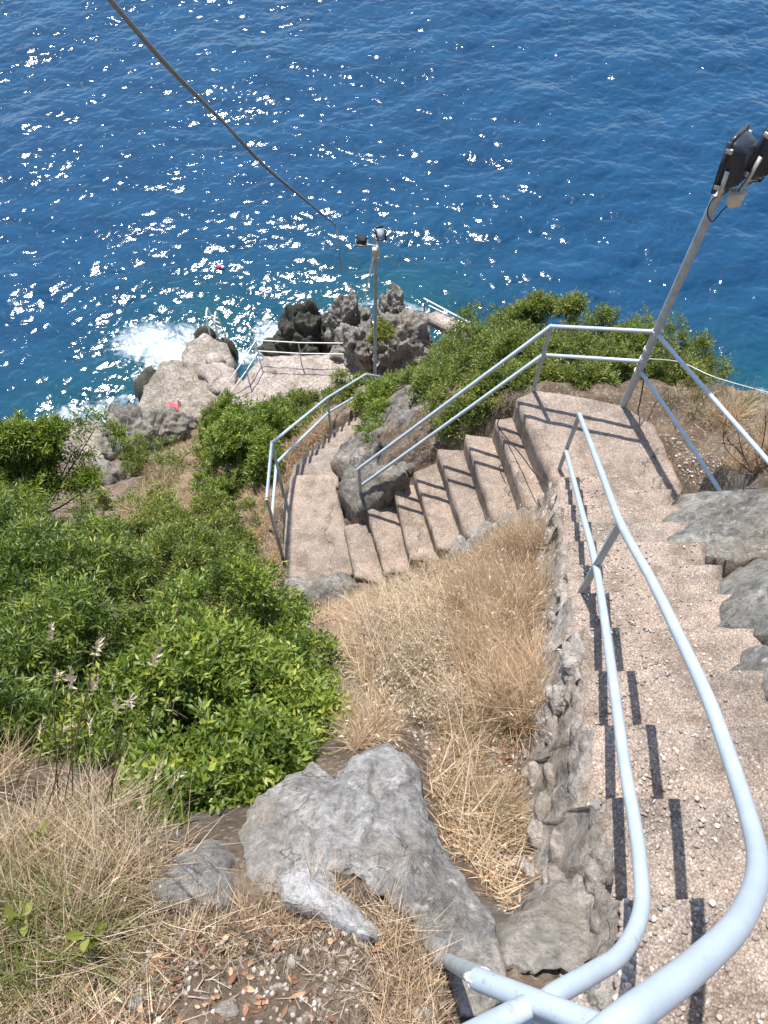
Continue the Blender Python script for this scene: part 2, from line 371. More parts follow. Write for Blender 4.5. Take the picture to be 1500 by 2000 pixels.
lo_l = [(560, 926), (574, 908), (590, 893), (605, 880), (620, 869), (633, 857), (646, 845), (660, 834), (676, 824), (692, 815)]
lo_r = [(648, 926), (648, 898), (652, 884), (658, 872), (668, 861), (680, 850), (690, 840), (702, 829), (714, 819), (728, 810)]
low_steps = []; zz = ZL2
for k in range(1, 10):
    zz -= 0.25
    L0 = at(*lo_l[k-1], z=zz+0.25)[:2]; R0 = at(*lo_r[k-1], z=zz+0.25)[:2]; L1 = at(*lo_l[k], z=zz)[:2]; R1 = at(*lo_r[k], z=zz)[:2]
    d = (L1-L0); low_steps.append(([tuple(L1), tuple(R1+(R1-L1)*0.15), tuple(R0-d*0.15+(R0-L0)*0.15), tuple(L0-d*0.15)], zz))
plat_poly = pa([(408, 830), (497, 712), (520, 696), (590, 694), (668, 692), (700, 700), (860, 700), (900, 760), (700, 800), (560, 820), (430, 850)], ZP)

# ------------------------------------------------------------------ terrain
ctrl_px = [(0, 2000, -2.35), (400, 2000, -2.4), (800, 2000, -2.5), (1000, 1950, -2.62), (0, 1800, -2.45), (200, 1700, -2.55), (300, 1640, -2.75), (300, 1560, -3.3), (0, 1520, -3.1), (100, 1420, -4.1),
 (450, 1720, -2.62), (600, 1780, -2.6), (750, 1850, -2.58), (700, 1760, -2.56), (770, 1800, -2.55), (640, 1740, -2.59), (860, 1910, -2.54), (1010, 1905, -2.56), (1090, 1920, -2.58), (1060, 1850, -2.66), (1120, 1800, -2.76), (700, 1550, -3.05), (450, 1620, -2.95), (600, 1500, -3.4), (740, 1440, -3.7), (850, 1640, -3.55), (960, 1830, -2.95), (420, 1560, -3.8),
 (985, 1750, -3.35), (1080, 1690, -3.6), (1000, 1600, -3.85), (950, 1500, -4.1), (1075, 1500, -4.1), (1060, 1300, -5.0), (900, 1350, -4.8), (750, 1370, -4.7), (700, 1250, -5.7), (850, 1200, -6.0), (1060, 1150, -5.8),
 (1060, 1050, -6.95), (950, 1080, -7.3), (800, 1130, -8.0), (700, 1150, -8.6), (600, 1175, -8.95), (550, 1200, -9.05),
 (500, 1350, -5.7), (300, 1350, -5.6), (100, 1300, -5.6), (600, 1250, -7.2), (400, 1200, -7.3), (200, 1150, -7.6), (0, 1150, -7.5), (500, 1100, -9.6), (350, 1050, -9.9), (150, 1020, -10.2), (0, 1000, -10.4),
 (530, 1000, -10.3), (500, 950, -11), (400, 950, -12.2), (300, 960, -13), (200, 950, -15), (0, 900, -16.5), (530, 880, -11.6), (560, 850, -11.6), (450, 870, -13.2), (350, 880, -14.8), (260, 900, -17.2), (150, 900, -19.3),
 (600, 800, -12.2), (500, 820, -14), (646, 839, -10.6), (560, 975, -9.0), (610, 868, -10.5),
 (720, 950, -8.9), (690, 880, -9.2), (760, 880, -8.0), (800, 800, -8.4), (860, 760, -9.0), (900, 830, -7.3), (950, 800, -7.0), (820, 900, -7.8), (700, 830, -10.6),
 (1000, 740, -7.6), (1100, 735, -7.0), (1200, 740, -6.8), (1280, 760, -6.6), (1400, 755, -6.9), (1480, 775, -6.9), (1400, 850, -6.2), (1480, 900, -5.6), (1330, 850, -6.45), (1400, 950, -5.7), (1320, 960, -6.05),
 (1450, 1050, -5.1), (1490, 1150, -4.45), (1480, 1300, -3.85)]
ctrl_w = [(-3, -3, -1.2), (0, -3, -.4), (3, -3, -.2), (7, -3, 2), (-8, -3, -2), (-3, -1, -2.2), (0, -1, -1.9), (1.5, -1, -1.7), (-8, 2, -5), (-12, 4, -9), (-9, 7, -14), (-12, -3, -3),
 (-.14, 9.5, -11.9), (-2, 9.3, -13), (-1.2, 12, -17.6), (0.5, 12.2, -17.4), (-4, 11.5, -17.2), (2.0, 10.5, -15), (1.4, 8.8, -12), (2.6, 8.4, -11.5), (4.4, 7.2, -10.5), (6, 7.3, -12), (3, 9.5, -15), (2.6, 12, -17.3), (6, 9.5, -20), (10, 10, -19), (9, 7, -12),
 (-3.5, 15.4, -19.5), (0, 16, -20.5), (2, 15, -20.2), (4, 13, -20.5), (2, 20, -22), (12, 16, -22), (-12, 20, -22), (8, 12, -21.5), (-9, 12.8, -20.2), (-12, 12, -19.5), (-12, 14.5, -21.3), (-8, 14.8, -21.2), (-5, 17.6, -21.2), (-5.5, 14.5, -19.9), (0, 18, -21.5),
 (4, 3, -4), (4, 1, -2.5), (6, 4, -4.6), (8.5, 5.5, -6), (4, -2, -.8), (14, 5, -4), (14, 10, -15), (14, -3, 3), (3.1, 2.2, -4.2)]
CP = [(*at(px, py, z=z)[:2], z+H) for px, py, z in ctrl_px]+[(x, y, z+H) for x, y, z in ctrl_w]
for poly, z in up_steps[::3]:
    for p in (poly[0], poly[1]): CP.append((p[0]+(0.25 if p is poly[1] else 0.05), p[1]+0.1, z+H-0.1))
for poly, z in mid_steps[::2]+low_steps[::3]: CP.append((*np.mean(poly, 0), z+H-0.2))
for p in landing_poly[1:7]: CP.append((*p, ZL1+H-0.08))
CP = np.array(CP)
def phi(r): return r
dd = np.linalg.norm(CP[:, None, :2]-CP[None, :, :2], axis=2); n_ = len(CP)
A_ = np.zeros((n_+3, n_+3)); A_[:n_, :n_] = phi(dd)-0.02*np.eye(n_); A_[:n_, n_] = 1; A_[:n_, n_+1:] = CP[:, :2]; A_[n_:, :n_] = A_[:n_, n_:].T
W_ = np.linalg.solve(A_, np.concatenate([CP[:, 2], [0, 0, 0]]))
def inpoly(x, y, poly):
    P = np.asarray(poly); ins = np.zeros(x.shape, bool); j = len(P)-1
    for i in range(len(P)):
        xi, yi = P[i]; xj, yj = P[j]
        c = ((yi > y) != (yj > y)) & (x < (xj-xi)*(y-yi)/((yj-yi) or 1e-9)+xi); ins ^= c; j = i
    return ins
def polydist(x, y, poly):
    P = np.asarray(poly, float); Q = np.roll(P, -1, 0); best = np.full(x.shape, 1e9)
    for a, b in zip(P, Q):
        ab = b-a; t = np.clip(((x-a[0])*ab[0]+(y-a[1])*ab[1])/(ab@ab+1e-12), 0, 1)
        best = np.minimum(best, np.hypot(x-a[0]-t*ab[0], y-a[1]-t*ab[1]))
    return best
clamps = [(landing_poly, ZL1)]+[(land2_poly, ZL2), (plat_poly, ZP)]+up_steps+mid_steps+low_steps
def terrain(x, y):
    sh = x.shape; x = x.ravel(); y = y.ravel(); z = np.zeros(len(x))
    for k in range(0, len(x), 40000):
        xx = x[k:k+40000]; yy = y[k:k+40000]
        d = np.hypot(xx[:, None]-CP[None, :, 0], yy[:, None]-CP[None, :, 1])
        z[k:k+40000] = phi(d)@W_[:n_]+W_[n_]+W_[n_+1]*xx+W_[n_+2]*yy
    far = np.clip((y-2)/5, 0, 1)
    p = np.stack([x, y, z*0.5], 1)
    z += fbm(p*0.9, 3)*0.16*far+fbm(p*3.1+5, 4)*(0.05+0.05*far)+ridged(p*2.0+9, 3)*0.10*far
    z += noise(p*19)*0.008
    for poly, zc in clamps:
        P = np.asarray(poly); lo = P.min(0)-0.3; hi = P.max(0)+0.3
        s = np.where((x > lo[0]) & (x < hi[0]) & (y > lo[1]) & (y < hi[1]))[0]
        if not len(s): continue
        xs, ys = x[s], y[s]; ins = inpoly(xs, ys, P); d = polydist(xs, ys, P)
        lim = zc+H-0.10+np.where(ins, 0, d*1.4)
        z[s] = np.where(ins | (d < 0.25), np.minimum(z[s], lim), z[s])
    return z.reshape(sh)
def axis(a, b, c, d, fine, coarse):           # fine between b and c
    return np.concatenate([np.arange(a, b, coarse), np.arange(b, c, fine), np.arange(c, d, coarse)])
GX = axis(-12, -3.4, 4.2, 14, 0.035, 0.10); GY = axis(-3, -0.5, 8.5, 20, 0.035, 0.08)
XX, YY = np.meshgrid(GX, GY); ZZ = terrain(XX, YY)
nx, ny = len(GX), len(GY)
idx = np.arange(nx*ny).reshape(ny, nx)
quad = np.stack([idx[:-1, :-1], idx[:-1, 1:], idx[1:, 1:], idx[1:, :-1]], -1).reshape(-1, 4)
ground = mesh('ground', np.stack([XX, YY, ZZ], -1).reshape(-1, 3), quad, M_SOIL, smooth=True); tag(ground, 'dry stony hillside falling to the sea', 'ground', kind='structure')
def gz(x, y):
    x = np.asarray(x, float); y = np.asarray(y, float)
    i = np.clip(np.searchsorted(GX, x)-1, 0, nx-2); j = np.clip(np.searchsorted(GY, y)-1, 0, ny-2)
    u = np.clip((x-GX[i])/(GX[i+1]-GX[i]), 0, 1); v = np.clip((y-GY[j])/(GY[j+1]-GY[j]), 0, 1)
    return (ZZ[j, i]*(1-u)+ZZ[j, i+1]*u)*(1-v)+(ZZ[j+1, i]*(1-u)+ZZ[j+1, i+1]*u)*v
def hit(px, py):                              # first point of the ground on that line of sight
    r = ray(px, py); t = np.arange(1.2, 45, 0.02); P = r[None]*t[:, None]; g = gz(P[:, 0], P[:, 1])
    k = np.argmax(P[:, 2]+H < g); return np.array([P[k, 0], P[k, 1], g[k]])

# ------------------------------------------------------------------ patches: landings, steps, slabs, rocks
def patch(poly, hf, res, depth, edge=0.0, rows=3, rnd=0.0, bulge_side=0.0, seed=0):
    """solid with outline poly (x,y), top height hf(x, y, d) and sides going depth down"""
    P = np.asarray(poly, float)
    area = 0.5*np.sum(P[:, 0]*np.roll(P[:, 1], -1)-np.roll(P[:, 0], -1)*P[:, 1])
    if area < 0: P = P[::-1]
    B = []
    for a, b in zip(P, np.roll(P, -1, 0)):
        n = max(1, int(round(np.linalg.norm(b-a)/res)))
        for k in range(n): B.append(a+(b-a)*k/n)
    B = np.array(B)
    if edge > 0:
        q = np.stack([B[:, 0], B[:, 1], np.full(len(B), seed*3.7)], 1)
        nrm = np.roll(B, -1, 0)-np.roll(B, 1, 0); nrm = np.stack([nrm[:, 1], -nrm[:, 0]], 1); nrm /= np.linalg.norm(nrm, axis=1)[:, None]+1e-9
        B = B+nrm*(edge*(fbm(q*(0.35/max(edge, 0.02)), 4)))[:, None]
    lo, hi = B.min(0), B.max(0)
    gx, gy = np.meshgrid(np.arange(lo[0], hi[0], res), np.arange(lo[1], hi[1], res))
    gx = gx.ravel()+rng.uniform(-.3, .3, gx.size)*res; gy = gy.ravel()+rng.uniform(-.3, .3, gy.size)*res
    k = inpoly(gx, gy, B); gx, gy = gx[k], gy[k]; k = polydist(gx, gy, B) > res*0.55; gx, gy = gx[k], gy[k]
    nb = len(B); pts = [Vector(p) for p in B]+[Vector((a, b)) for a, b in zip(gx, gy)]
    r = geometry.delaunay_2d_cdt(pts, [], [list(range(nb))], 1, 1e-6)
    v2 = np.array([v[:] for v in r[0]]); F = np.array([f for f in r[2] if len(f) == 3])
    d = polydist(v2[:, 0], v2[:, 1], B)
    on = np.full(nb, -1)
    for vi, o in enumerate(r[3]):
        for q in o:
            if q < nb: on[q] = vi
    z = hf(v2[:, 0], v2[:, 1], d)
    V = [np.stack([v2[:, 0], v2[:, 1], z], 1)]; Fq = []
    ring = on.copy(); base = V[0][on]; n0 = len(v2)
    c = B.mean(0); nrm = np.roll(B, -1, 0)-np.roll(B, 1, 0); nrm = np.stack([nrm[:, 1], -nrm[:, 0]], 1); nrm /= np.linalg.norm(nrm, axis=1)[:, None]+1e-9
    prev = on
    for k in range(1, rows+1):
        f = k/rows; W = base.copy(); W[:, 2] -= depth*f
        q = W*3+seed
        off = rnd*np.minimum(1, f*3)+bulge_side*math.sin(f*math.pi)+(fbm(q, 3)*edge*0.8 if edge else 0)
        W[:, :2] += nrm*np.broadcast_to(off, (nb,))[:, None]
        V.append(W); cur = n0+np.arange(nb); n0 += nb
        Fq.append(np.stack([prev, cur, np.roll(cur, -1), np.roll(prev, -1)], 1)); prev = cur
    return np.concatenate(V), [F, np.concatenate(Fq)]
def flat(z, amp=0.012, rnd=0.02, sc=5):
    def f(x, y, d):
        p = np.stack([x, y, np.full(len(x), z)], 1)
        return z+fbm(p*sc, 3)*amp-rnd*np.exp(-d/0.02)
    return f
def slab(name, poly, z, mat, depth=0.4, res=0.05, edge=0.02, parent=None, amp=0.010, seed=0, rnd=0.006):
    V, F = patch(poly, flat(z+H, amp, rnd), res, depth, edge, 4, seed=seed)
    return mesh(name, V, F, mat, parent, smooth=False)
landing = slab('landing', landing_poly, ZL1, M_CONC, 0.5, 0.05, 0.012); tag(landing, 'flat pebbled concrete landing at the turn of the steps', 'landing', kind='structure')
l2 = slab('lower_landing', land2_poly, ZL2, M_CONC, 0.9, 0.05, 0.015, seed=2); tag(l2, 'lower pebbled concrete landing beside the leafy slope', 'landing', kind='structure')
def stairs(name, steps, label, depth, mat=M_CONC, edge=0.009):
    p0 = np.mean(steps[0][0], 0); e = empty(name, (p0[0], p0[1], steps[0][1]+H), label, 'steps', kind='structure')
    for i, (poly, z) in enumerate(steps):
        slab('step', poly, z, mat, depth, 0.045, edge, e, seed=i)
    return e
stairs('upper_steps', up_steps, 'steep pebbled concrete steps down beside the nearest handrail', 0.6)
stairs('middle_steps', mid_steps, 'concrete steps between the two landings with dark risers', 0.5)
stairs('lower_steps', low_steps, 'narrow curving concrete steps dropping below the lower landing', 0.5)
plat = slab('bathing_platform', plat_poly, ZP, M_PLAT, 1.8, 0.16, 0.06, amp=0.05); tag(plat, 'pale worn concrete bathing platform above the sea', 'platform', kind='structure')
low_plat = []
def shore(poly_px, z, name, label, mat, dome, res=0.14, edge=0.15, seed=0, depth=1.6, zedge=0.3, kind=None, cat='rock'):
    poly = pa(poly_px, z)
    def f(x, y, d):
        p = np.stack([x, y, np.zeros(len(x))], 1)
        return z+H+dome*(1-np.exp(-d/0.8))-zedge*np.exp(-d/0.18)+fbm(p*0.8+seed, 4)*0.09+ridged(p*1.6+seed, 3)*0.03
    V, F = patch(poly, f, res, depth, edge, 4, rnd=0.1, seed=seed)
    o = mesh(name, V, F, mat, smooth=True, origin=V.mean(0)); tag(o, label, None if kind else cat, kind=kind)
    if kind: o['category'] = cat
    return o
shore([(262, 800), (292, 740), (318, 703), (352, 700), (385, 745), (412, 775), (400, 815), (330, 830), (265, 830)], -19.0, 'rock_shelf', 'broad smooth brown rock shelf at the water under the towel', M_SHORE, 0.06, seed=1, zedge=.06)
shore([(350, 702), (372, 665), (398, 650), (428, 668), (452, 680), (452, 700), (445, 730), (480, 745), (440, 790), (400, 790), (375, 745)], -19.2, 'rock_shelf', 'flat tan rock shelf with a pale worn patch beside the stair railing', M_SHORE, 0.04, seed=2, zedge=.05)
shore([(394, 716), (436, 706), (466, 742), (452, 768), (410, 752)], -18.98, 'paving_slab', 'pale pinkish slab set into the flat rock shelf by the stair railing', M_PLAT, 0.02, seed=8, depth=.3, zedge=.02, cat='slab')
shore([(404, 694), (420, 690), (433, 699), (428, 705), (412, 706)], -19.02, 'paving_slab', 'small whitish oval slab on the flat rock shelf', M_PLAT, 0.02, .08, .05, seed=9, depth=.3, zedge=.02, cat='slab')
shore([(372, 640), (385, 626), (405, 628), (414, 638), (408, 650), (384, 652)], -19.9, 'boulder', 'dark wet rock farthest out in the surf by the swim ladder', M_WET_SHADE, 0.35, 0.1, 0.08, 3)
shore([(418, 664), (424, 652), (440, 650), (452, 660), (454, 672), (438, 676)], -19.7, 'boulder', 'dark wet oval rock on the right of the swim ladder', M_WET_SHADE, 0.35, 0.1, 0.08, 4)
shore([(258, 745), (268, 718), (290, 706), (308, 712), (300, 740), (285, 762), (262, 762)], -19.6, 'boulder', 'dark green wet boulder at the left of the rock shelf', M_WET_SHADE, 0.35, 0.1, 0.1, 5)
shore([(60, 860), (90, 822), (140, 818), (196, 814), (204, 832), (200, 870), (225, 900), (225, 970), (150, 1010), (40, 960)], -19.3, 'rock_shelf', 'pale rounded shore rock seen behind the leafy left branch', M_SHORE, 0.12, seed=6, zedge=.12)
shore([(215, 835), (262, 800), (300, 822), (270, 880), (235, 890)], -19.0, 'rock_shelf', 'beige rock bridging the left shore rock and the broad shelf', M_SHORE, 0.3, seed=7)

# displaced boulders
import bmesh
def ico(sub):
    bm = bmesh.new(); bmesh.ops.create_icosphere(bm, subdivisions=sub, radius=1); bm.verts.ensure_lookup_table()
    V = np.array([v.co[:] for v in bm.verts]); F = np.array([[v.index for v in f.verts] for f in bm.faces]); bm.free(); return V, F
ICO = {k: ico(k) for k in (2, 3, 5, 6)}
def rockmesh(c, r, seed, sub=5, rough=0.25, craggy=0.2, rz=0.0, facets=0.3, freq=1.0):
    V, F = ICO[sub]; V = V.copy(); freq = np.asarray(r)/np.mean(r)*freq; nrm = V.copy()
    b, s2, h = cells(V*1.3*freq+seed*3.3)
    k = 1+rough*fbm(V*1.1*freq+seed*7.1, 5)+craggy*ridged(V*2.2*freq+seed, 4)*0.5+facets*(h-0.5)*np.clip((s2-b)*4, 0, 1)*0.35-0.10*np.exp(-(s2-b)*16)*(facets > 0)
    V = V*k[:, None]*np.asarray(r)
    ca, sa = math.cos(rz), math.sin(rz); V = np.stack([V[:, 0]*ca-V[:, 1]*sa, V[:, 0]*sa+V[:, 1]*ca, V[:, 2]], 1)
    return V+np.asarray(c), F
def boulder(name, label, c, r, seed, mat=M_ROCK, smooth=True, cat='rock', **kw):
    V, F = rockmesh(c, r, seed, **kw); o = mesh(name, V, F, mat, smooth=smooth, origin=c); return tag(o, label, cat)
crag = dict(sub=6, rough=0.36, craggy=0.20, facets=0.9, freq=1.25)
boulder('crag', 'dark square sea stack standing in white foam left of the lamp post', at(612, 668, D=17.9)+[0, 0, -0.8], (1.5, 1.0, 2.0), 3, M_WET_SHADE, **crag)  # dark wet-rock colour stands in for shade on the stack's near face
boulder('crag', 'knobbly pillar of rock behind the seaward rail left of the lamp pole', at(676, 625, D=17.2)+[0, 0, -0.5], (0.62, 0.7, 1.35), 8, M_CRAG, **crag)
boulder('crag', 'jagged grey crag rising right behind the lamp pole base', at(700, 688, D=15.6)+[0, 0, -0.2], (0.72, 0.8, 1.15), 12, M_CRAG, **crag)
boulder('crag', 'tall pointed crag on the right of the lamp pole', at(768, 612, D=16.6)+[0, 0, -0.4], (0.48, 0.7, 1.2), 15, M_CRAG, **crag)
boulder('crag', 'broad rugged crag face above the pale ledge right of the lamp pole', at(788, 668, D=15.2)+[0, 0, -0.2], (0.82, 0.8, 0.98), 21, M_CRAG, **crag)
boulder('crag', 'low dark rock linking the sea stack to the pillar', at(650, 660, D=17.6)+[0, 0, -0.6], (0.6, 0.7, 1.1), 27, M_WET_SHADE, **crag)
boulder('boulder', 'large angular grey boulder above the left shore with a shaded face', at(262, 855, z=-17.6), (0.75, 0.8, 0.95), 31, M_CRAG, sub=5, rough=0.3, craggy=0.25, facets=0.5)
boulder('boulder', 'brown broken boulder beside the pink towel ledge', at(322, 838, z=-17.7), (0.75, 0.55, 0.6), 33, M_CRAG, sub=5, rough=0.3, craggy=0.3, facets=0.5)
boulder('boulder', 'small shaded boulder half buried in the left slope scrub', at(205, 955, z=-15.0), (0.6, 0.6, 0.7), 35, M_CRAG, sub=5)

# foreground outcrops as domed solids
def outcrop(name, label, pts, bul, mat, res=0.02, edge=0.04, depth=0.7, seed=0, fall=0.12, amp=0.05, strata=0.0, over=0.0, plate=0.03):
    """pts: (px, py, z) outline on the ground"""
    W = np.array([at(px, py, z=z) for px, py, z in pts]); poly = W[:, :2]
    # plane fit of the edge
    A = np.c_[poly, np.ones(len(poly))]; co, *_ = np.linalg.lstsq(A, W[:, 2], rcond=None)
    rest = W[:, 2]-A@co
    def f(x, y, d):
        dist = np.hypot(x[:, None]-poly[None, :, 0], y[:, None]-poly[None, :, 1])**2+0.003
        wt = 1/dist; r = (wt*rest).sum(1)/wt.sum(1)
        z0 = co[0]*x+co[1]*y+co[2]+r
        p = np.stack([x, y, z0*0.4], 1)
        b, s2, h = cells(p*4.2+seed)
        q = np.stack([x*1.5, y*5, z0], 1)
        e = np.clip(d/(fall*2.6), 0, 1)
        sw = fbm(p*1.3+seed*2, 3)*2.6+(x*0.9+y*1.7)*2.2; fr = sw-np.floor(sw); pl = np.where(fr < .86, fr/.86, (1-fr)/.14)-.5
        sw2 = fbm(p*3.1+seed*3, 3)*2.2+(x*4.1-y*2.3); fr2 = sw2-np.floor(sw2); pl2 = np.where(fr2 < .9, fr2/.9, (1-fr2)/.1)-.5
        return z0+bul*(1-np.exp(-d/fall))+e*(pl*plate+pl2*plate*.35+fbm(p*2.6+seed, 5)*amp*1.3+ridged(p*5+seed, 4)*amp*0.35+np.minimum(0, ridged(p*9+seed, 3)+.3)*amp*.22+ridged(p*19+seed, 3)*.0028+(h-0.5)*amp*0.9*np.clip((s2-b)*6, 0, 1)+strata*np.floor(fbm(q+seed, 3)*4)/4)
    V, F = patch(poly, f, res, depth, edge, 6, rnd=over, bulge_side=0.03, seed=seed)
    o = mesh(name, V, F, mat, smooth=True, origin=V.mean(0)); return tag(o, label, 'rock')
outcrop('boulder', 'big grey limestone boulder jutting over the dry gully in the foreground',
        [(458, 1650, -2.9), (500, 1560, -2.98), (610, 1490, -3.1), (655, 1520, -3.05), (700, 1470, -3.1), (760, 1450, -3.12), (810, 1490, -3.05), (842, 1600, -2.95), (880, 1690, -2.85), (960, 1780, -2.75), (975, 1830, -2.68), (930, 1870, -2.62),
         (860, 1890, -2.56), (825, 1845, -2.56), (800, 1790, -2.56), (745, 1750, -2.58), (690, 1705, -2.62), (615, 1700, -2.64), (540, 1740, -2.62), (475, 1745, -2.66)], 0.06, M_ROCK, 0.012, 0.018, 0.9, 1, 0.05, 0.035, plate=.055)
outcrop('boulder', 'white streaked wedge of rock in front of the big boulder', [(550, 1720, -2.56), (580, 1690, -2.6), (625, 1700, -2.58), (680, 1770, -2.52), (722, 1828, -2.48), (680, 1818, -2.47), (610, 1775, -2.5), (560, 1760, -2.52)], 0.05, M_PALER, 0.011, 0.012, 0.2, 2, 0.04, 0.02)
outcrop('boulder', 'rounded grey rock between the dry grass tuft and the big boulder', [(262, 1760, -2.5), (330, 1680, -2.62), (400, 1640, -2.72), (448, 1660, -2.72), (462, 1740, -2.62), (440, 1775, -2.55), (340, 1790, -2.5)], 0.12, M_ROCK, 0.013, 0.015, 0.6, 3, 0.05, 0.03)
outcrop('boulder', 'smooth tan rock plugging the top of the gully near the pipe ends', [(985, 1850, -2.6), (1010, 1800, -2.72), (1080, 1760, -2.82), (1130, 1735, -2.84), (1175, 1735, -2.80), (1185, 1800, -2.70), (1170, 1870, -2.62), (1100, 1900, -2.56), (1040, 1910, -2.54), (990, 1890, -2.57)], 0.0, M_TAN, 0.013, 0.03, 0.5, 4, 0.05, 0.03, plate=.02)
outcrop('boulder', 'flat brown stone under the cut pipe end', [(880, 1900, -2.52), (905, 1845, -2.6), (970, 1840, -2.6), (990, 1890, -2.55), (985, 1960, -2.5), (900, 1990, -2.44)], 0.03, M_TAN, 0.013, 0.01, 0.3, 5, 0.04, 0.01)
outcrop('outcrop', 'wide layered grey outcrop right of the landing where the rail ends', [(1298, 1012, -5.38), (1336, 965, -5.78), (1426, 958, -5.63), (1500, 950, -5.33), (1620, 940, -4.83), (1700, 1000, -4.23), (1620, 1075, -4.33), (1500, 1085, -4.53), (1446, 1098, -4.61), (1381, 1085, -4.78), (1306, 1060, -4.98)], 0.07, M_DARK, 0.020, 0.035, 1.4, 6, 0.07, 0.07, 0.02, plate=.07)
outcrop('outcrop', 'dark shadowed block of rock right of the upper steps', [(1410, 1168, -4.17), (1443, 1112, -4.47), (1500, 1080, -4.53), (1620, 1090, -4.03), (1650, 1180, -3.53), (1560, 1240, -3.53), (1480, 1245, -3.81), (1430, 1222, -3.93)], 0.12, M_DARK, 0.018, 0.035, 1.2, 7, 0.08, 0.11, 0.02, plate=.09)
outcrop('outcrop', 'low pale rock at the right edge beside the upper steps', [(1470, 1295, -3.61), (1480, 1262, -3.71), (1600, 1270, -3.33), (1610, 1340, -3.13), (1500, 1330, -3.43)], 0.08, M_ROCK, 0.02, 0.03, 0.6, 8, 0.08, 0.03)
outcrop('outcrop', 'pitted grey rock at the foot of the middle steps by the lower landing', [(528, 1150, -8.82), (560, 1128, -8.77), (620, 1125, -8.72), (680, 1118, -8.62), (700, 1150, -8.42), (690, 1195, -8.17), (640, 1190, -8.32), (560, 1185, -8.62)], 0.22, M_CRAG, 0.03, 0.06, 1.0, 9, 0.1, 0.10)
outcrop('outcrop', 'sloping grey rock face between the lower and middle steps', [(652, 900, -8.9), (655, 870, -9.2), (700, 850, -9.2), (750, 780, -9.2), (795, 752, -9.2), (838, 762, -8.9), (852, 795, -8.2), (866, 845, -7.7), (838, 880, -7.75), (792, 918, -8.0), (752, 948, -8.3), (722, 980, -8.6), (695, 995, -8.8), (665, 945, -8.9)], 0.12, M_CRAG, 0.035, 0.13, 1.8, 10, 0.16, 0.18, 0.03, plate=.12)
outcrop('outcrop', 'small craggy block at the foot of the slanting handrail post', [(662, 948, -8.5), (700, 925, -8.5), (765, 905, -7.9), (792, 922, -7.7), (758, 962, -8.0), (722, 1000, -8.3), (690, 1000, -8.42)], 0.12, M_CRAG, 0.03, 0.05, 0.8, 14, 0.07, 0.12)
outcrop('outcrop', 'crumbly ledge under the lower edge of the middle steps', [(860, 1060, -8.1), (900, 1040, -7.9), (960, 1015, -7.4), (1020, 988, -6.9), (1060, 985, -6.8), (1060, 1010, -6.7), (1000, 1040, -6.9), (940, 1075, -7.3), (870, 1090, -7.8)], 0.12, M_ROCK, 0.03, 0.05, 0.8, 11, 0.08, 0.05)
outcrop('outcrop', 'pinkish bare rock ledge at the right edge above the sea', [(1380, 790, -6.8), (1440, 765, -6.9), (1520, 775, -6.8), (1620, 800, -6.4), (1600, 860, -5.9), (1480, 850, -6.1), (1410, 830, -6.4)], 0.08, M_SHORE, 0.04, 0.06, 0.8, 12, 0.1, 0.05)

# dry stone retaining wall under the near handrail
def wall(name, label, steps):
    mb = MB(); k = 0; r_ = np.random.default_rng(8)
    core = [(rail_x(D)-0.055, D) for D in np.linspace(steps[0][0][0][1], 3.75, 12)]; core += [(rail_x(D)+0.05, D) for D in np.linspace(3.75, steps[0][0][0][1], 12)]
    def f(x, y, d):
        p = np.stack([x, y, y*0], 1); zc = -2.59-0.971*(np.ceil((y-.43)/.33)*.33+.43-.165)
        return zc+H-0.035+fbm(p*6, 4)*.02
    V, F = patch(core, f, 0.03, 1.5, 0.025, 14, rnd=0.0, seed=4); top_ = H-2.59-0.971*V[:, 1]; V[:, 0] += ridged(V*7, 4)*.02+fbm(V*3.6+4, 4)*.03-np.where(V[:, 0] < rail_x(V[:, 1])-.01, .16, 0)*np.clip(top_-V[:, 2], 0, 1.3); mb.add(V, F)
    for n in range(95):
        D = r_.uniform(steps[0][0][0][1], 3.75)**1.0; dz = r_.uniform(.02, 1.0); sz = r_.uniform(.045, .085)
        V, F = rockmesh((rail_x(D)-0.045-.16*dz+r_.uniform(-.005, .02), D, H-2.59-0.971*(D-.05)-dz), (sz*.55, sz*r_.uniform(.8, 1.5), sz*r_.uniform(.6, 1.0)), 50+n, sub=3, rough=0.3, craggy=0.3, rz=r_.uniform(-.25, .25), facets=1.0)
        mb.add(V, F)
    D = steps[0][0][0][1]
    o = mb.build(name, M_ROCKW, smooth=False, origin=(rail_x(D), D, steps[0][1]+H-0.9)); return tag(o, label, 'wall')
wall('retaining_wall', 'rough dry stone retaining wall holding the left side of the upper steps', [s for s in up_steps if -0.3 < s[0][3][1] < 3.9])
exec_later = True

# ------------------------------------------------------------------ handrails
RP = 0.020
def offs(p, dz): return np.array(p)+np.array([0, 0, dz])
def lerp(a, b, t): return np.asarray(a)*(1-t)+np.asarray(b)*t
def pipe(name, pts, parent, mat=M_PIPE, r=RP, smooth_path=False, n=14):
    P = curve(pts, 8) if smooth_path else np.asarray(pts, float)
    mb = MB(); mb.tube(P, r, n)
    if not smooth_path:
        for q in P[1:-1]: mb.ell(q, (r*1.03,)*3, 12, 8)
    return mb.build(name, mat, parent, smooth=True)
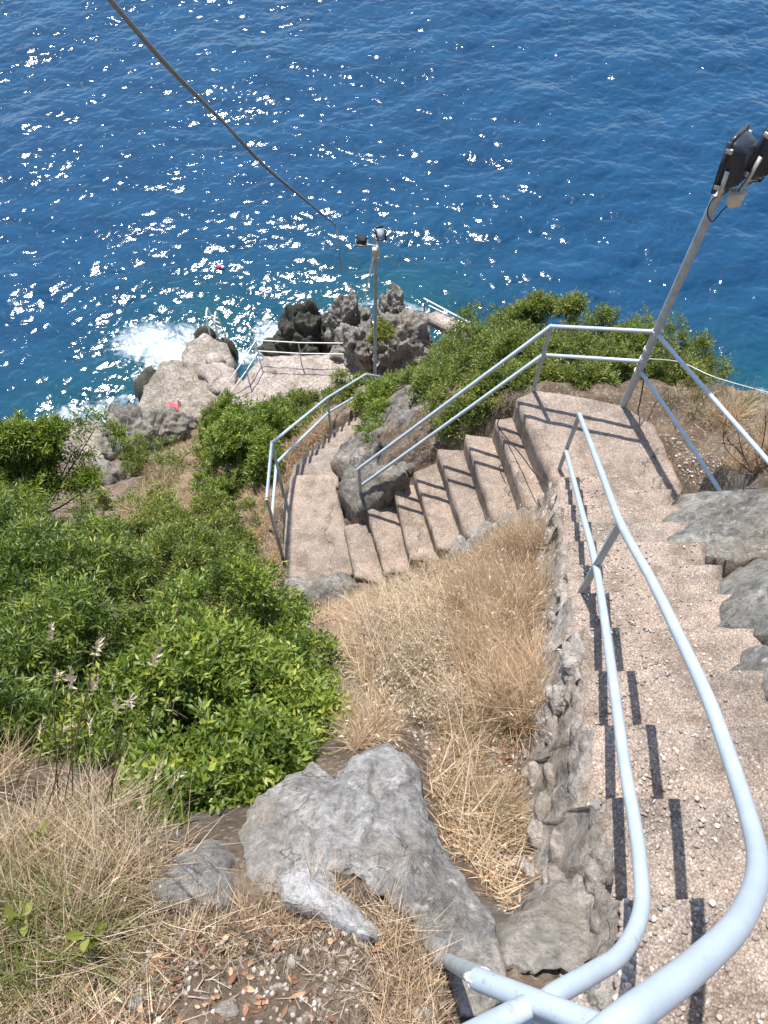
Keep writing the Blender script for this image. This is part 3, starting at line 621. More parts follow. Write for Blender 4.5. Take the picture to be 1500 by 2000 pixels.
# the near rail: straight run, bend, return under the camera
def RL(D, dz=0.0): return np.array([rail_x(D), D, H-3.306-0.971*(D-1.77)+dz])
Cp = RL(1.77); Bp = RL(4.03)
hr = empty('handrail', (rail_x(1.77), 1.77, H-4.92), 'pale blue pipe handrail curving round in the foreground and running down the upper steps', 'handrail')
top_pts = [at(1140, 2060, t=0.80), at(1230, 1985, t=0.86), at(1360, 1885, t=1.00), at(1447, 1795, t=1.16), at(1480, 1700, t=1.38), at(1466, 1610, t=1.62), at(1425, 1480, t=1.90), at(1381, 1360, t=2.19), at(1330, 1250, t=2.535), at(1272, 1132, t=3.02), RL(1.77), RL(2.5), RL(3.2), RL(4.03)]
pipe('top_rail', top_pts, hr, smooth_path=True, n=20)
mid_pts = [at(1035, 1990, t=1.36), at(1080, 1945, t=1.42), at(1150, 1905, t=1.52), at(1215, 1860, t=1.66), at(1252, 1780, t=1.84), at(1250, 1690, t=2.02), at(1240, 1610, t=2.20), at(1218, 1480, t=2.52), at(1192, 1290, t=3.15), at(1162, 1108, t=4.22)]
Cm = at(1162, 1108, t=4.22); Cm = np.array([Cp[0], 1.77, at(1162, 1106, D=1.77)[2]]); mid_pts[-1] = Cm
Bm = np.array([Bp[0], 4.03, at(1107, 880, D=4.03)[2]])
pipe('mid_rail', mid_pts+[lerp(Cm, Bm, .33), lerp(Cm, Bm, .66), Bm], hr, smooth_path=True, n=18)
pipe('post', [Cp, [Cp[0], 1.77, H-4.95]], hr, M_PIPE2); pipe('post', [Bp, [Bp[0]-0.0, 4.03, H-7.25]], hr, M_PIPE2)
# crossing stub rail at the very bottom
st = empty('pipe_barrier', tuple(at(945, 1960, z=-2.45)), 'short pale blue pipe barrier crossing under the big rail at the bottom edge', 'barrier')
a = at(932, 1912, t=1.42); b2 = at(1230, 2030, t=1.12)
pipe('top_rail', [a, lerp(a, b2, .5), b2], st, n=18)
j = at(1035, 1962, t=1.30); pipe('side_rail', [at(880, 2045, t=1.12), j, at(1190, 2035, t=1.24)], st, n=18)
pipe('post', [a+[0.012, 0.0, -0.01], [a[0]+0.012, a[1]+0.01, H-2.75]], st, M_PIPE2, n=12)
mb = MB(); r_ = np.random.default_rng(3)
V, F = rockmesh(a+np.array([-.012, 0, -.012]), (.012, .012, .026), 5, sub=3, rough=.6, facets=1.)
mb.add(V, F); mb.build('weld_bead', M_WHITE, st, smooth=True)
# landing rail
ZT = H+ZL1+0.98
Ab = at(1042, 762, z=ZL1); At = np.array([Ab[0], Ab[1], at(1086, 637, D=Ab[1])[2]])
pole_b = at(1218, 790, z=ZL1); PD = pole_b[1]; px0 = pole_b[0]
def onpole(py, px=1285): return np.array([px0, PD, at(px, py, D=PD)[2]])
Gb = at(706, 1003, z=ZL2+0.03); Gt = np.array([Gb[0], Gb[1], at(702, 915, D=Gb[1])[2]]); Gm = np.array([Gb[0], Gb[1], at(712, 950, D=Gb[1])[2]])
Am = np.array([Ab[0], Ab[1], at(1068, 693, D=Ab[1])[2]])
h2 = empty('handrail', tuple(Gb), 'pale blue handrail slanting up over the middle steps to the lamp pole', 'handrail')
pipe('top_rail', [Gt, At, onpole(648)], h2); pipe('mid_rail', [Gm, Am, onpole(706)], h2)
pipe('post', [Gt, Gb-[0, 0, .15]], h2, M_PIPE2); pipe('post', [At, Ab-[0, 0, .1]], h2, M_PIPE2)
# rail from the pole down to the right-hand outcrop
e1 = at(1420, 968, z=-5.68); e2 = at(1530, 935, z=-4.95)
h3 = empty('handrail', tuple(e1), 'pale blue double handrail sloping from the lamp pole to the right edge', 'handrail')
pipe('top_rail', [onpole(650), lerp(onpole(650), e2, 0.5), e2], h3); pipe('mid_rail', [onpole(722), lerp(onpole(722), e1, .5), e1-[0, 0, .05]], h3)
pipe('post', [e2, e2-[0, 0, 1.0]], h3, M_PIPE2)
# lower landing rail
zc = -7.8; q1 = at(521, 973, z=zc); q2 = at(531, 865, z=zc); 
Hb = at(646, 841, z=-10.55); Ht = np.array([Hb[0], Hb[1], at(641, 777, D=Hb[1])[2]])
q4 = at(714, 731, D=9.0); q5 = at(792, 743, D=9.4)
h4 = empty('handrail', (q1[0], q1[1], H-9.8), 'pale blue handrail bending round the left edge of the lower landing', 'handrail')
m1 = np.array([q1[0], q1[1], at(533, 1010, D=q1[1])[2]]); m2 = np.array([q2[0], q2[1], at(540, 904, D=q2[1])[2]]); m3 = np.array([Hb[0], Hb[1], at(643, 805, D=Hb[1])[2]]); m4 = np.array([q4[0], q4[1], at(708, 762, D=q4[1])[2]])
pipe('top_rail', [q1, q2, Ht, q4, q5], h4); pipe('mid_rail', [m1, m2, m3, m4], h4)
pipe('post', [q1, [q1[0], q1[1], H-10.1]], h4, M_PIPE); pipe('post', [q2, [q2[0], q2[1], H-9.7]], h4, M_PIPE2); pipe('post', [Ht, Hb-[0, 0, .3]], h4, M_PIPE2); pipe('post', [q4, q4-[0, 0, 1.4]], h4, M_PIPE2)
# platform rails
def fence(label, tops, mids, posts, r=0.017, mat=M_WHITE, pm=M_PIPE2, name='railing'):
    e = empty(name, tuple(posts[0][1]), label, 'railing')
    for n_, P in (('top_rail', tops), ('mid_rail', mids)):
        if len(P): pipe(n_, P, e, mat, r, n=8)
    for a, b in posts: pipe('post', [a, b], e, pm, r, n=8)
    return e
def vpost(px, py, z, h): b = at(px, py, z=z); return (b+[0, 0, h], b-[0, 0, .08])
PW = at(589, 711, z=ZP); PE = at(672, 712, z=ZP); PC = at(508, 706, z=ZP); hp = 0.95
fence('thin white railing along the seaward edge of the bathing platform', [PC+[0, 0, hp], PW+[0, 0, hp], PE+[0, 0, hp]], [PC+[0, 0, hp*.5], PW+[0, 0, hp*.5], PE+[0, 0, hp*.5]], [(PW+[0, 0, hp], PW), (PC+[0, 0, hp], PC)])
s1 = at(486, 743, z=ZP); s0 = at(447, 795, z=-18.5); s2_ = at(415, 806, z=-18.9)
fence('pale double stair railing dropping from the bathing platform corner', [PC+[0.02, .02, hp], s1+[0, 0, hp], s0+[0, 0, hp*.9], at(412, 803, z=-18.6)], [PC+[0.02, .02, .45], s1+[0, 0, .45], s0+[0, 0, .42], at(428, 800, z=-18.5)], [(s1+[0, 0, hp], s1-[0, 0, .2]), (s0+[0, 0, hp*.9], s0-[0, 0, .3])])
la = at(409, 650, z=-19.55); lb = at(425, 658, z=-19.5)
lad = empty('swim_ladder', tuple(la), 'small pale metal swim ladder between two wet rocks in the surf', 'ladder')
for q in (la, lb):
    pipe('side_rail', [q+[-.02, 1.0, -1.3], q+[0, .62, .35], q+[0.02, .35, .72], q+[0.03, .02, .62], q+[0.03, -.05, .0]], lad, M_WHITE, 0.028, True, 8)
for k in range(3): pipe('rung', [la+[0, .62+.1*k, .2-.35*k], lb+[0, .62+.1*k, .2-.35*k]], lad, M_WHITE, 0.018, n=8)
f1 = at(828, 583, D=17.2); f2 = at(935, 640, D=14.6)
g1 = at(838, 597, D=17.2); g2 = at(888, 622, D=15.6)
fence('pale railing beyond the right crag seen against the sea', [f1, f2], [g1, g2], [(lerp(f1, f2, .02), lerp(f1, f2, .02)-[0, 0, 1.2]), (lerp(f1, f2, .5), lerp(f1, f2, .5)-[0, 0, 1.2])], r=0.024)
fA = at(828, 617, D=16.2); fB = at(905, 655, D=14.4); dv = (fB-fA)/np.linalg.norm(fB-fA); nv = np.array([-dv[1], dv[0], 0]); nv /= np.linalg.norm(nv)
mb = MB(); q = [fA+nv*.0, fB+nv*.0+dv*.9, fB+nv*.42+dv*.9, fA+nv*.42]
q = np.array(q); mb.add(np.concatenate([q, q-[0, 0, .28]]), np.array([[0, 1, 2, 3][::1], [7, 6, 5, 4], [0, 4, 5, 1], [1, 5, 6, 2], [2, 6, 7, 3], [3, 7, 4, 0]]))
tag(mb.build('concrete_walkway', M_PLAT, origin=tuple(fA)), 'narrow sloping concrete walkway slab behind the right crag', 'walkway')

# ------------------------------------------------------------------ lamp poles with floodlights
def frame(fwd, up=(0, 0, 1)):
    f = np.asarray(fwd, float); f /= np.linalg.norm(f); s = np.cross(f, up); s /= np.linalg.norm(s); u = np.cross(s, f)
    return np.stack([s, f, u], 1)            # columns: side, forward, up
def floodlight(par, c, fwd, size, up=(0, 0, 1), k=1.0, glassy=False):
    """shallow tapering body, front frame, glass, side clips, gear box below, yoke"""
    Rm = frame(fwd, up); w_, h_, d_ = size; mb = MB()
    sec = [(0.0, 1.0, 1.0), (-0.10, 1.0, 1.0), (-0.28, .96, .97), (-0.62, .84, .88), (-0.86, .70, .76), (-1.0, .50, .58)]; V = []; n = 24
    for (y, a, b) in sec:
        for q in range(n):
            an = 2*math.pi*q/n; cx, sx = math.cos(an), math.sin(an); ex = 0.38
            V.append([math.copysign(abs(cx)**ex, cx)*w_/2*a, y*d_, math.copysign(abs(sx)**ex, sx)*h_/2*b])
    V = np.array(V)@Rm.T+c; i = np.arange(n); jn = (i+1) % n
    F = [np.concatenate([np.stack([s*n+i, s*n+jn, (s+1)*n+jn, (s+1)*n+i], 1) for s in range(len(sec)-1)])]
    mb.add(V, F); last = V[-n:]; mb.add(np.concatenate([last, last.mean(0)[None]]), np.stack([i, jn, np.full(n, n)], 1))
    for s in np.linspace(-.3, .3, 5):         # cooling ribs on the back
        mb.box(c+Rm@np.array([s*w_, -d_*0.80, 0]), (0.010*k, d_*0.42, h_*.62), Rm)
    body = mb.build('lamp_body', M_LAMPB, par, smooth=False)
    fm = MB(); t_ = 0.024*k
    for sx in (-1, 1): fm.box(c+Rm@np.array([sx*(w_/2), 0.008, 0]), (t_, 0.03*k, h_+t_), Rm)
    for sz in (-1, 1): fm.box(c+Rm@np.array([0, 0.008, sz*(h_/2)]), (w_-t_, 0.029*k, t_), Rm)
    fm.build('front_frame', M_LAMPB, body)
    MB().box(c+Rm@np.array([0, 0.004, 0]), (w_-t_, 0.008, h_-t_), Rm).build('lamp_glass', M_GLASS, body)
    for sx in (-1, 1):
        for sz in (-.38, .38): MB().box(c+Rm@np.array([sx*(w_/2+0.008*k), -0.01*k, sz*h_]), (0.022*k, 0.05*k, 0.035*k), Rm, 0.004).build('clip', M_STEEL, body)
    yk = MB(); 
    for sx in (-1, 1): yk.box(c+Rm@np.array([sx*(w_/2+0.018*k), -d_*.35, -h_*.30]), (0.006, 0.03*k, h_*.62), Rm)
    yk.box(c+Rm@np.array([0, -d_*.35, -h_*.61]), (w_+0.04*k, 0.03*k, 0.006), Rm)
    yk.build('bracket', M_STEEL, par); return c+Rm@np.array([0, -d_*.35, -h_*.61])
lp = empty('lamp_post', tuple(pole_b), 'tall grey pole at the landing corner carrying two big black floodlights', 'lamp post')
ptop = np.array([px0, PD, at(1432, 380, D=PD)[2]])
mb = MB(); mb.tube([pole_b-[0, 0, .3], lerp(pole_b, ptop, .5), ptop], 0.036, 16); mb.build('pole', M_PIPE2, lp, smooth=True)
fc1 = at(1428, 312, D=PD+0.02); fc2 = at(1492, 292, D=PD+0.05)
MB().tube([ptop-[0, 0, .05], ptop+[0.02, 0, .06], lerp(fc1, fc2, .45)-[0, 0, .15]], 0.02, 10).build('arm', M_STEEL, lp, smooth=True)
b1 = floodlight(lp, fc1, (-0.75, 0.62, -0.10), (0.27, 0.36, 0.13), (0.05, 0.0, 1))
b2_ = floodlight(lp, fc2, (-0.70, 0.70, 0.0), (0.27, 0.36, 0.13), (0.25, 0.1, 1))
jb = at(1436, 388, D=PD-0.06)
MB().box(jb, (0.10, 0.075, 0.11), frame((0.3, -1, 0)), 0.008).build('junction_box', M_CREAM, lp)
MB().box(jb+[0, 0, .058], (0.108, 0.083, 0.012), frame((0.3, -1, 0)), 0.003).build('box_lid', M_CREAM, lp)
MB().tube(curve([b1, at(1420, 372, D=PD-.03), at(1390, 392, D=PD-.05), at(1382, 418, D=PD-.05), at(1392, 432, D=PD-.05), at(1410, 412, D=PD-.05), at(1428, 396, D=PD-.09)], 8), 0.005, 8).build('cable', M_CABLE, lp, smooth=True)
MB().tube(curve([b2_, at(1486, 352, D=PD), at(1462, 350, D=PD-.03), at(1446, 366, D=PD-.06), jb+[0, 0, .05]], 8), 0.005, 8).build('cable', M_CABLE, lp, smooth=True)
MB().tube(curve([b2_+[.05, 0, 0], at(1490, 345, D=PD+.02), at(1455, 345, D=PD), at(1436, 352, D=PD), b1], 8), 0.006, 8).build('cable', M_CABLE, lp, smooth=True)
for py in (648, 682, 700, 712, 724):
    c0 = np.array([px0, PD, at(1285, py, D=PD)[2]]); an = np.linspace(0, 2*math.pi*2.2, 30)
    MB().tube(np.stack([c0[0]+0.041*np.cos(an), c0[1]+0.041*np.sin(an), c0[2]+np.linspace(-.02, .03, 30)], 1), 0.003, 6).build('wire_tie', M_WHITE, lp, smooth=True)
mb = MB(); mb.tube(curve([onpole(706)+[.03, -.03, -.05], onpole(740)+[.12, -.02, -.2], onpole(760)+[.16, -.03, -.38], onpole(780)+[.10, -.05, -.55]], 8), 0.007, 8); mb.build('cable', M_CABLE, lp, smooth=True)

l2b = np.array([at(732, 745, D=9.5)[0], 9.5, H-12.1]); l2t = at(734, 482, D=9.5)
lq = empty('lamp_post', tuple(l2b), 'thin straight pole rising from the shrubs before the crags with two small floodlights', 'lamp post')
mb = MB(); mb.tube([l2b, l2b*.5+l2t*.5, l2t], 0.030, 12); mb.build('pole', M_PIPE2, lq, smooth=True)
ca = at(706, 470, D=9.5); cb = at(743, 456, D=9.5)
MB().tube([ca-[0, 0, .06], l2t-[0, 0, -.02], cb-[0, 0, .08]], 0.014, 8).build('arm', M_STEEL, lq, smooth=True)
floodlight(lq, ca, (-0.15, 0.35, -1.0), (0.165, 0.165, 0.09), (0, 1, 0.2), 0.7); floodlight(lq, cb, (0.55, -.45, 0.75), (0.155, 0.20, 0.085), (0.1, 0.5, 1), 0.7)
MB().box(l2t+[0, -.05, -.06], (0.11, 0.08, 0.15), None, 0.008).build('junction_box', M_CREAM, lq)
w1 = curve([l2t+[0, -.03, 0], at(722, 530, D=9.55), at(718, 560, D=9.6), at(704, 566, D=9.8)], 8)
MB().tube(w1, 0.007, 6).build('cable', M_WHITE, lq, smooth=True)
w2 = curve([l2t+[0, -.03, 0], at(726, 520, D=9.6), at(715, 570, D=11), at(705, 605, D=13.5)], 8)
MB().tube(w2, 0.009, 6).build('cable', M_WHITE, lq, smooth=True)

# overhead cable bundle
c0 = at(190, -30, t=5.2); cpts = [at(-160, -480, t=2.6), at(30, -215, t=3.9), c0, at(330, 130, t=6.6), at(440, 242, t=8.2), at(520, 325, t=9.8), at(590, 385, t=11.4), at(655, 440, t=13)]
ov = empty('overhead_cable', tuple(c0), 'sagging bundle of cables crossing the sea from the top left', 'cable')
MB().tube(curve(cpts, 8), np.linspace(0.021, 0.010, 57), 10).build('cable_core', M_ROPE, ov, smooth=True)
for s, mt in ((0.8, M_CABLE), (2.6, M_ROPE)):
    P = curve(cpts, 8); k = np.linspace(0, 26, len(P)); rr = np.linspace(1, .45, len(P))*(0.028+0.014*np.sin(k*.37+s))
    MB().tube(P+np.stack([rr*np.cos(k*.15+s), rr*0, rr*np.sin(k*.15+s)], 1), 0.007, 8).build('cable_strand', mt, ov, smooth=True)
MB().tube(curve([cpts[-1], at(661, 470, t=13.1), at(666, 530, t=13.4)], 8), 0.013, 8).build('hanging_end', M_ROPE, ov, smooth=True)
# small wires
tag(MB().tube(curve([onpole(700), at(1330, 708, D=PD+.5), at(1400, 738, D=PD+.3), at(1520, 772, D=PD+.2)], 8), 0.005, 6).build('wire', M_WHITE, origin=tuple(onpole(700)), smooth=True), 'thin pale wire running from the big lamp pole to the right edge', 'wire')
hs = [at(984, 806, z=-6.3), at(972, 828, z=-6.6), at(985, 850, z=-6.72), at(1015, 885, z=-6.6), at(1045, 925, z=-6.45), at(1072, 950, z=-6.32)]
tag(MB().tube(curve(hs, 8), 0.006, 6).build('hose', M_CABLE, origin=tuple(hs[0]), smooth=True), 'thin dark cable lying across the top of the middle steps', 'cable')

# towel and bag on the shelf
tw = at(334, 802, z=-18.45)
V, F = patch([(tw[0]-.22, tw[1]-.25), (tw[0]+.2, tw[1]-.3), (tw[0]+.22, tw[1]+.2), (tw[0]-.12, tw[1]+.3)], lambda x, y, d: tw[2]+.05+.05*fbm(np.stack([x*5, y*5, x*0], 1), 3), .03, .04, .02, 1)
tag(mesh('towel', V, F, M_RED, smooth=True, origin=tuple(tw)), 'crumpled pink red towel left on the rock shelf', 'towel')
tag(MB().box(tw+[.25, .18, .12], (.10, .06, .26), frame((.3, -1, 0)), .02).box(tw+[.25, .18, .28], (.05, .05, .10), None, .015).build('bag', M_WCLOTH, origin=tuple(tw+[.25, .18, 0])), 'small white upright bag next to the pink towel', 'bag')
# buoy
bq = at(428, 521, z=-H+.04)
by = empty('buoy', tuple(bq), 'small red and white float bobbing on the sea left of the lamp pole', 'buoy')
MB().ell(bq, (.11, .09, .08), 14, 8).build('float', M_RED, by, smooth=True); MB().ell(bq+[.13, -.02, 0], (.07, .06, .06), 12, 8).build('float', M_WCLOTH, by, smooth=True)

# ------------------------------------------------------------------ sea
def ocean_tile(n=1024, L=36.0, wind=(0.35, -1.0), V=3.9, amp=1.0, seed=2, small=0.016):
    g = 9.81; k1 = np.fft.fftfreq(n, L/n)*2*math.pi; KX, KY = np.meshgrid(k1, k1); K = np.hypot(KX, KY); K[0, 0] = 1
    Lw = V*V/g; wd = np.array(wind)/np.linalg.norm(wind); cs = (KX*wd[0]+KY*wd[1])/K
    Ph = np.exp(-1/(K*Lw)**2)/K**3.42*(0.35+0.65*np.abs(cs)**2.0)*np.exp(-(K*small)**2); Ph[0, 0] = 0
    r = np.random.default_rng(seed); h = np.sqrt(Ph)*(r.normal(size=K.shape)+1j*r.normal(size=K.shape))
    z = np.fft.ifft2(h).real; sl = np.fft.ifft2(1j*KX*h).real
    s = sl.std(); return z/s, (np.fft.ifft2(-1j*KX/K*h).real/s, np.fft.ifft2(-1j*KY/K*h).real/s)
TL = 36.0; TN = 1024
zt, (dxt, dyt) = ocean_tile(TN, TL)
SLOPE = 0.122
def samp(T, x, y):
    u = (x/TL*TN) % TN; v = (y/TL*TN) % TN; i = u.astype(int); j = v.astype(int); a = u-i; b = v-j; i1 = (i+1) % TN; j1 = (j+1) % TN
    return (T[j, i]*(1-a)+T[j, i1]*a)*(1-b)+(T[j1, i]*(1-a)+T[j1, i1]*a)*b
def grow(a, b, fine, lim):
    c = list(np.arange(a, b, fine)); s = fine
    x = c[-1]
    while x < lim: s *= 1.18; x += s; c.append(x)
    s = fine; x = c[0]; d = []
    while x > -lim: s *= 1.18; x -= s; d.append(x)
    return np.array(d[::-1]+c)
sx = grow(-19.5, 19.5, 0.042, 1500); sy = grow(12, 40.5, 0.042, 1500)
SX, SY = np.meshgrid(sx, sy); fade = np.clip(1-(np.maximum(np.abs(SX)-20, 0)+np.maximum(SY-41, 0)+np.maximum(11.5-SY, 0))/60, 0, 1)
hz = samp(zt, SX, SY)*SLOPE*fade
dx_ = samp(dxt, SX, SY)*SLOPE*fade*0.9; dy_ = samp(dyt, SX, SY)*SLOPE*fade*0.9
# foam and shallow water near the rocks: distance to the shoreline points
shore_pts = np.array([at(px, py, z=-H)[:2] for px, py in [(90, 850), (140, 820), (200, 815), (225, 815), (262, 800), (280, 765), (262, 735), (300, 705), (350, 700), (375, 650), (405, 632), (450, 668), (462, 690), (520, 700), (560, 698), (575, 680), (570, 640), (650, 600), (760, 590), (830, 610), (1490, 780)]])
def dist_shore(x, y):
    d = np.full(x.shape, 1e9)
    for a, b in zip(shore_pts[:-2], shore_pts[1:-1]):
        ab = b-a; t = np.clip(((x-a[0])*ab[0]+(y-a[1])*ab[1])/(ab@ab), 0, 1); d = np.minimum(d, np.hypot(x-a[0]-t*ab[0], y-a[1]-t*ab[1]))
    return np.minimum(d, np.hypot(x-shore_pts[-1][0], y-shore_pts[-1][1]))
ds = dist_shore(SX, SY)
shal = np.exp(-(ds/2.2)**1.2)
foam = np.zeros(SX.shape)
for px, py, r, a in [(285, 665, 1.5, 1.0), (330, 690, 1.1, 1.2), (360, 655, 0.9, .9), (245, 660, 1.1, .75), (250, 630, .9, .55), (540, 660, 1.0, 1.15), (560, 690, .9, 1.35), (520, 640, 1.1, .8), (470, 690, .5, 1.1), (200, 800, .9, .9), (130, 815, .9, .9), (225, 790, .7, .8), (240, 760, .5, .6), (1490, 772, .5, .8), (470, 640, .8, .6), (90, 830, .8, .7)]:
    q = at(px, py, z=-H); foam = np.maximum(foam, 1.18*a*np.exp(-(((SX-q[0])/1.25)**2+(SY-q[1])**2)/(r*r)))
foam = np.maximum(foam, np.exp(-(ds/0.35)**2)*0.9)
chop = (1+0.5*np.clip(foam, 0, 1))
V = np.stack([SX+dx_, SY+dy_, hz*chop], -1).reshape(-1, 3); ny_, nx_ = SX.shape
idx = np.arange(nx_*ny_).reshape(ny_, nx_); quad = np.stack([idx[:-1, :-1], idx[:-1, 1:], idx[1:, 1:], idx[1:, :-1]], -1).reshape(-1, 4)
m, t, b = newmat('sea_water')
a1 = N(t, 'ShaderNodeAttribute', attribute_name='shallow'); a2 = N(t, 'ShaderNodeAttribute', attribute_name='foam')
v = coords(t)
deep = ramp(t, tex(t, coords(t, vec=(0.35, 0.9, 0.35)), 1.0, 5, 0.6), [(0.3, (0.004, 0.034, 0.082)), (0.7, (0.010, 0.062, 0.134))]).outputs[0]
c = mix(t, deep, (0.007, 0.062, 0.078), a1.outputs['Fac'])
# foam: threshold of swirling noise against the painted-nothing distance mask
wv = N(t, 'ShaderNodeTexNoise', inp={'Scale': 1.1, 'Detail': 5}); t.links.new(v, wv.inputs['Vector'])
sc_ = N(t, 'ShaderNodeVectorMath', operation='SCALE', inp={'Scale': 1.6}); t.links.new(wv.outputs[1], sc_.inputs[0])
ad = N(t, 'ShaderNodeVectorMath', operation='ADD'); t.links.new(v, ad.inputs[0]); t.links.new(sc_.outputs[0], ad.inputs[1])
wn = N(t, 'ShaderNodeTexNoise', inp={'Scale': 1.5, 'Detail': 5, 'Roughness': 0.6}); t.links.new(ad.outputs[0], wn.inputs['Vector'])
wn.noise_type = 'RIDGED_MULTIFRACTAL'
web = ramp(t, wn.outputs[0], [(0.15, (0,)*3), (0.95, (1,)*3)]).outputs[0]
fn = N(t, 'ShaderNodeTexNoise', inp={'Scale': 5.5, 'Detail': 8, 'Roughness': 0.7}); t.links.new(ad.outputs[0], fn.inputs['Vector'])
s1_ = N(t, 'ShaderNodeMath', operation='MULTIPLY_ADD', inp={1: 0.55}); t.links.new(web, s1_.inputs[0]); t.links.new(fn.outputs[0], s1_.inputs[2])
s2__ = N(t, 'ShaderNodeMath', operation='MULTIPLY_ADD', inp={1: 0.80, 2: -1.10}); t.links.new(a2.outputs['Fac'], s2__.inputs[0])
s3 = N(t, 'ShaderNodeMath', operation='ADD'); t.links.new(s1_.outputs[0], s3.inputs[0]); t.links.new(s2__.outputs[0], s3.inputs[1])
fm = ramp(t, s3.outputs[0], [(0.0, (0,)*3), (0.5, (0.85,)*3)]).outputs[0]
gate = N(t, 'ShaderNodeMath', operation='GREATER_THAN', inp={1: 0.03}); t.links.new(a2.outputs['Fac'], gate.inputs[0])
fmm = mix(t, (0., 0., 0.), fm, gate.outputs[0])
c = mix(t, c, (0.62, 0.69, 0.74), fmm)
t.links.new(c, b.inputs['Base Color'])
t.links.new(ramp(t, fmm, [(0, (0.10,)*3), (1, (0.8,)*3)]).outputs[0], b.inputs['Roughness'])
b.inputs['IOR'].default_value = 1.40
# ripples finer than the mesh
r1 = tex(t, coords(t, vec=(7, 12, 7)), 1.0, 4, 0.6); r2 = tex(t, coords(t, vec=(19, 30, 19)), 1.0, 2, 0.6)
x = bump(t, r1, b, 0.45, 0.020); bump(t, r2, b, 0.2, 0.006, x)
sea = mesh('sea', V, quad, m, smooth=True, attr={'shallow': shal.ravel(), 'foam': foam.ravel()}); tag(sea, 'blue sea glittering with sun and foaming at the rocks', 'sea', kind='structure')

# ------------------------------------------------------------------ leaves, twigs, shrubs
def unit(v): return v/(np.linalg.norm(v, axis=-1, keepdims=True)+1e-12)
def leaves(P, Dn, L, W, up=None, fold=0.25, rs=None):
    """kite-shaped leaves at P pointing along Dn"""
    n = len(P); Dn = unit(Dn); u = up if up is not None else rng.normal(size=(n, 3))+[0, 0, 1.2]
    s = unit(np.cross(Dn, u)); nn = np.cross(s, Dn)
    L = np.broadcast_to(L, (n,))[:, None]; W = np.broadcast_to(W, (n,))[:, None]
    V = np.stack([P, P+Dn*L*0.45+s*W*0.5+nn*W*fold, P+Dn*L, P+Dn*L*0.45-s*W*0.5+nn*W*fold], 1).reshape(-1, 3)
    b = np.arange(n)[:, None]*4; F = np.concatenate([b+[0, 1, 2], b+[0, 2, 3]])
    return V, F, np.repeat(rs if rs is not None else rng.random(n), 4)
def ovals(P, Dn, L, W, curl=0.3, rs=None):
    n = len(P); Dn = unit(Dn); s_ = unit(np.cross(Dn, rng.normal(size=(n, 3))*.5+[0, 0, 1.])); nn = np.cross(s_, Dn); L = np.broadcast_to(L, (n,))[:, None]; W = np.broadcast_to(W, (n,))[:, None]
    C = rng.uniform(-.2, 1, (n, 1))*curl; V = []
    for f, w_ in ((0, .04), (.22, .36), (.5, .5), (.78, .34), (1, .02)):
        for sg in (-1, 0, 1): V.append(P+Dn*L*f+s_*W*w_*sg+nn*(C*L*(f*f)+abs(sg)*W*w_*.45))
    V = np.stack(V, 1).reshape(-1, 3); b = np.arange(n)[:, None]*15
    F = np.concatenate([b+[3*k+c, 3*k+c+1, 3*k+c+4, 3*k+c+3] for k in range(4) for c in (0, 1)])
    return V, F, np.repeat(rs if rs is not None else rng.random(n), 15)
def foliage(name, lobes, twigs, per, L, W, mat, parent, gap=-0.25, spread=0.9, seed=0, tl=0.10, inner=0.62):
    """lobes: (x, y, z, rx, ry, rz); twigs start near the lobe surface and carry small leaves"""
    r0 = np.random.default_rng(seed+500); ex = []
    for l in lobes:
        c0 = np.array(l[:3]); rr0 = np.array(l[3:6]); ex.append((*c0, *(rr0*0.80)))
        for q in range(7):
            dq = unit(r0.normal(size=3)+[0, -0.25, 0.45]); k0 = r0.uniform(.30, .50); ex.append((*(c0+dq*rr0*r0.uniform(.62, .82)), *(rr0*k0)))
    lobes = ex
    PV = []; PD_ = []; RS = []
    vol = np.array([l[3]*l[4]+l[4]*l[5]+l[3]*l[5] for l in lobes]); vol = vol/vol.sum()
    for l, f in zip(lobes, vol):
        n = int(twigs*f*2.0); d = unit(rng.normal(size=(n, 3))); d = d[d[:, 2] > -0.55]
        c = np.array(l[:3]); r = np.array(l[3:6])
        k = 1+0.34*noise(d*2.3+seed+c)+0.30*noise(d*6+seed*2+c)
        rad = inner+(1-inner)*rng.random(len(d))**0.45
        p = c+d*r*(k*rad)[:, None]
        g = noise(p*2.6+seed)+0.5*noise(p*7+seed)+0.5*noise(p*1.3+seed); keep = g > gap+rng.random(len(d))*0.30
        # not buried in the ground
        keep &= p[:, 2] > gz(p[:, 0], p[:, 1])-0.02
        p, d = p[keep], d[keep]; g = g[keep]
        t_ = unit(d*0.8+rng.normal(size=d.shape)*0.5+[0, 0, 0.75]); PV.append(p); PD_.append(t_); RS.append(g)
    P = np.concatenate(PV); T = np.concatenate(PD_); G = np.concatenate(RS); n = len(P)
    a = unit(np.cross(T, rng.normal(size=T.shape))); b_ = np.cross(T, a); AP = []; AD = []; RR = []
    tlen = tl*rng.uniform(0.6, 1.3, n); base = np.clip(rng.random(n)*0.5+G*0.38+0.15, 0, 1)
    for k in range(per):
        f = (k+1)/per; ang = k*2.4+rng.random(n)*0.6
        side = np.cos(ang)[:, None]*a+np.sin(ang)[:, None]*b_
        AP.append(P+T*(tlen*f)[:, None]); AD.append(unit(T*(0.35+0.5*f)+side*spread)); RR.append(np.clip(base+0.16*f+rng.normal(size=n)*0.13, 0, 1))
    AP = np.concatenate(AP); AD = np.concatenate(AD); RR = np.concatenate(RR); m_ = len(AP)
    V, F, rs = leaves(AP, AD, L*rng.uniform(.65, 1.25, m_), W*rng.uniform(.7, 1.2, m_), rs=RR)
    return mesh(name, V, F, mat, parent, attr={'rnd': rs})
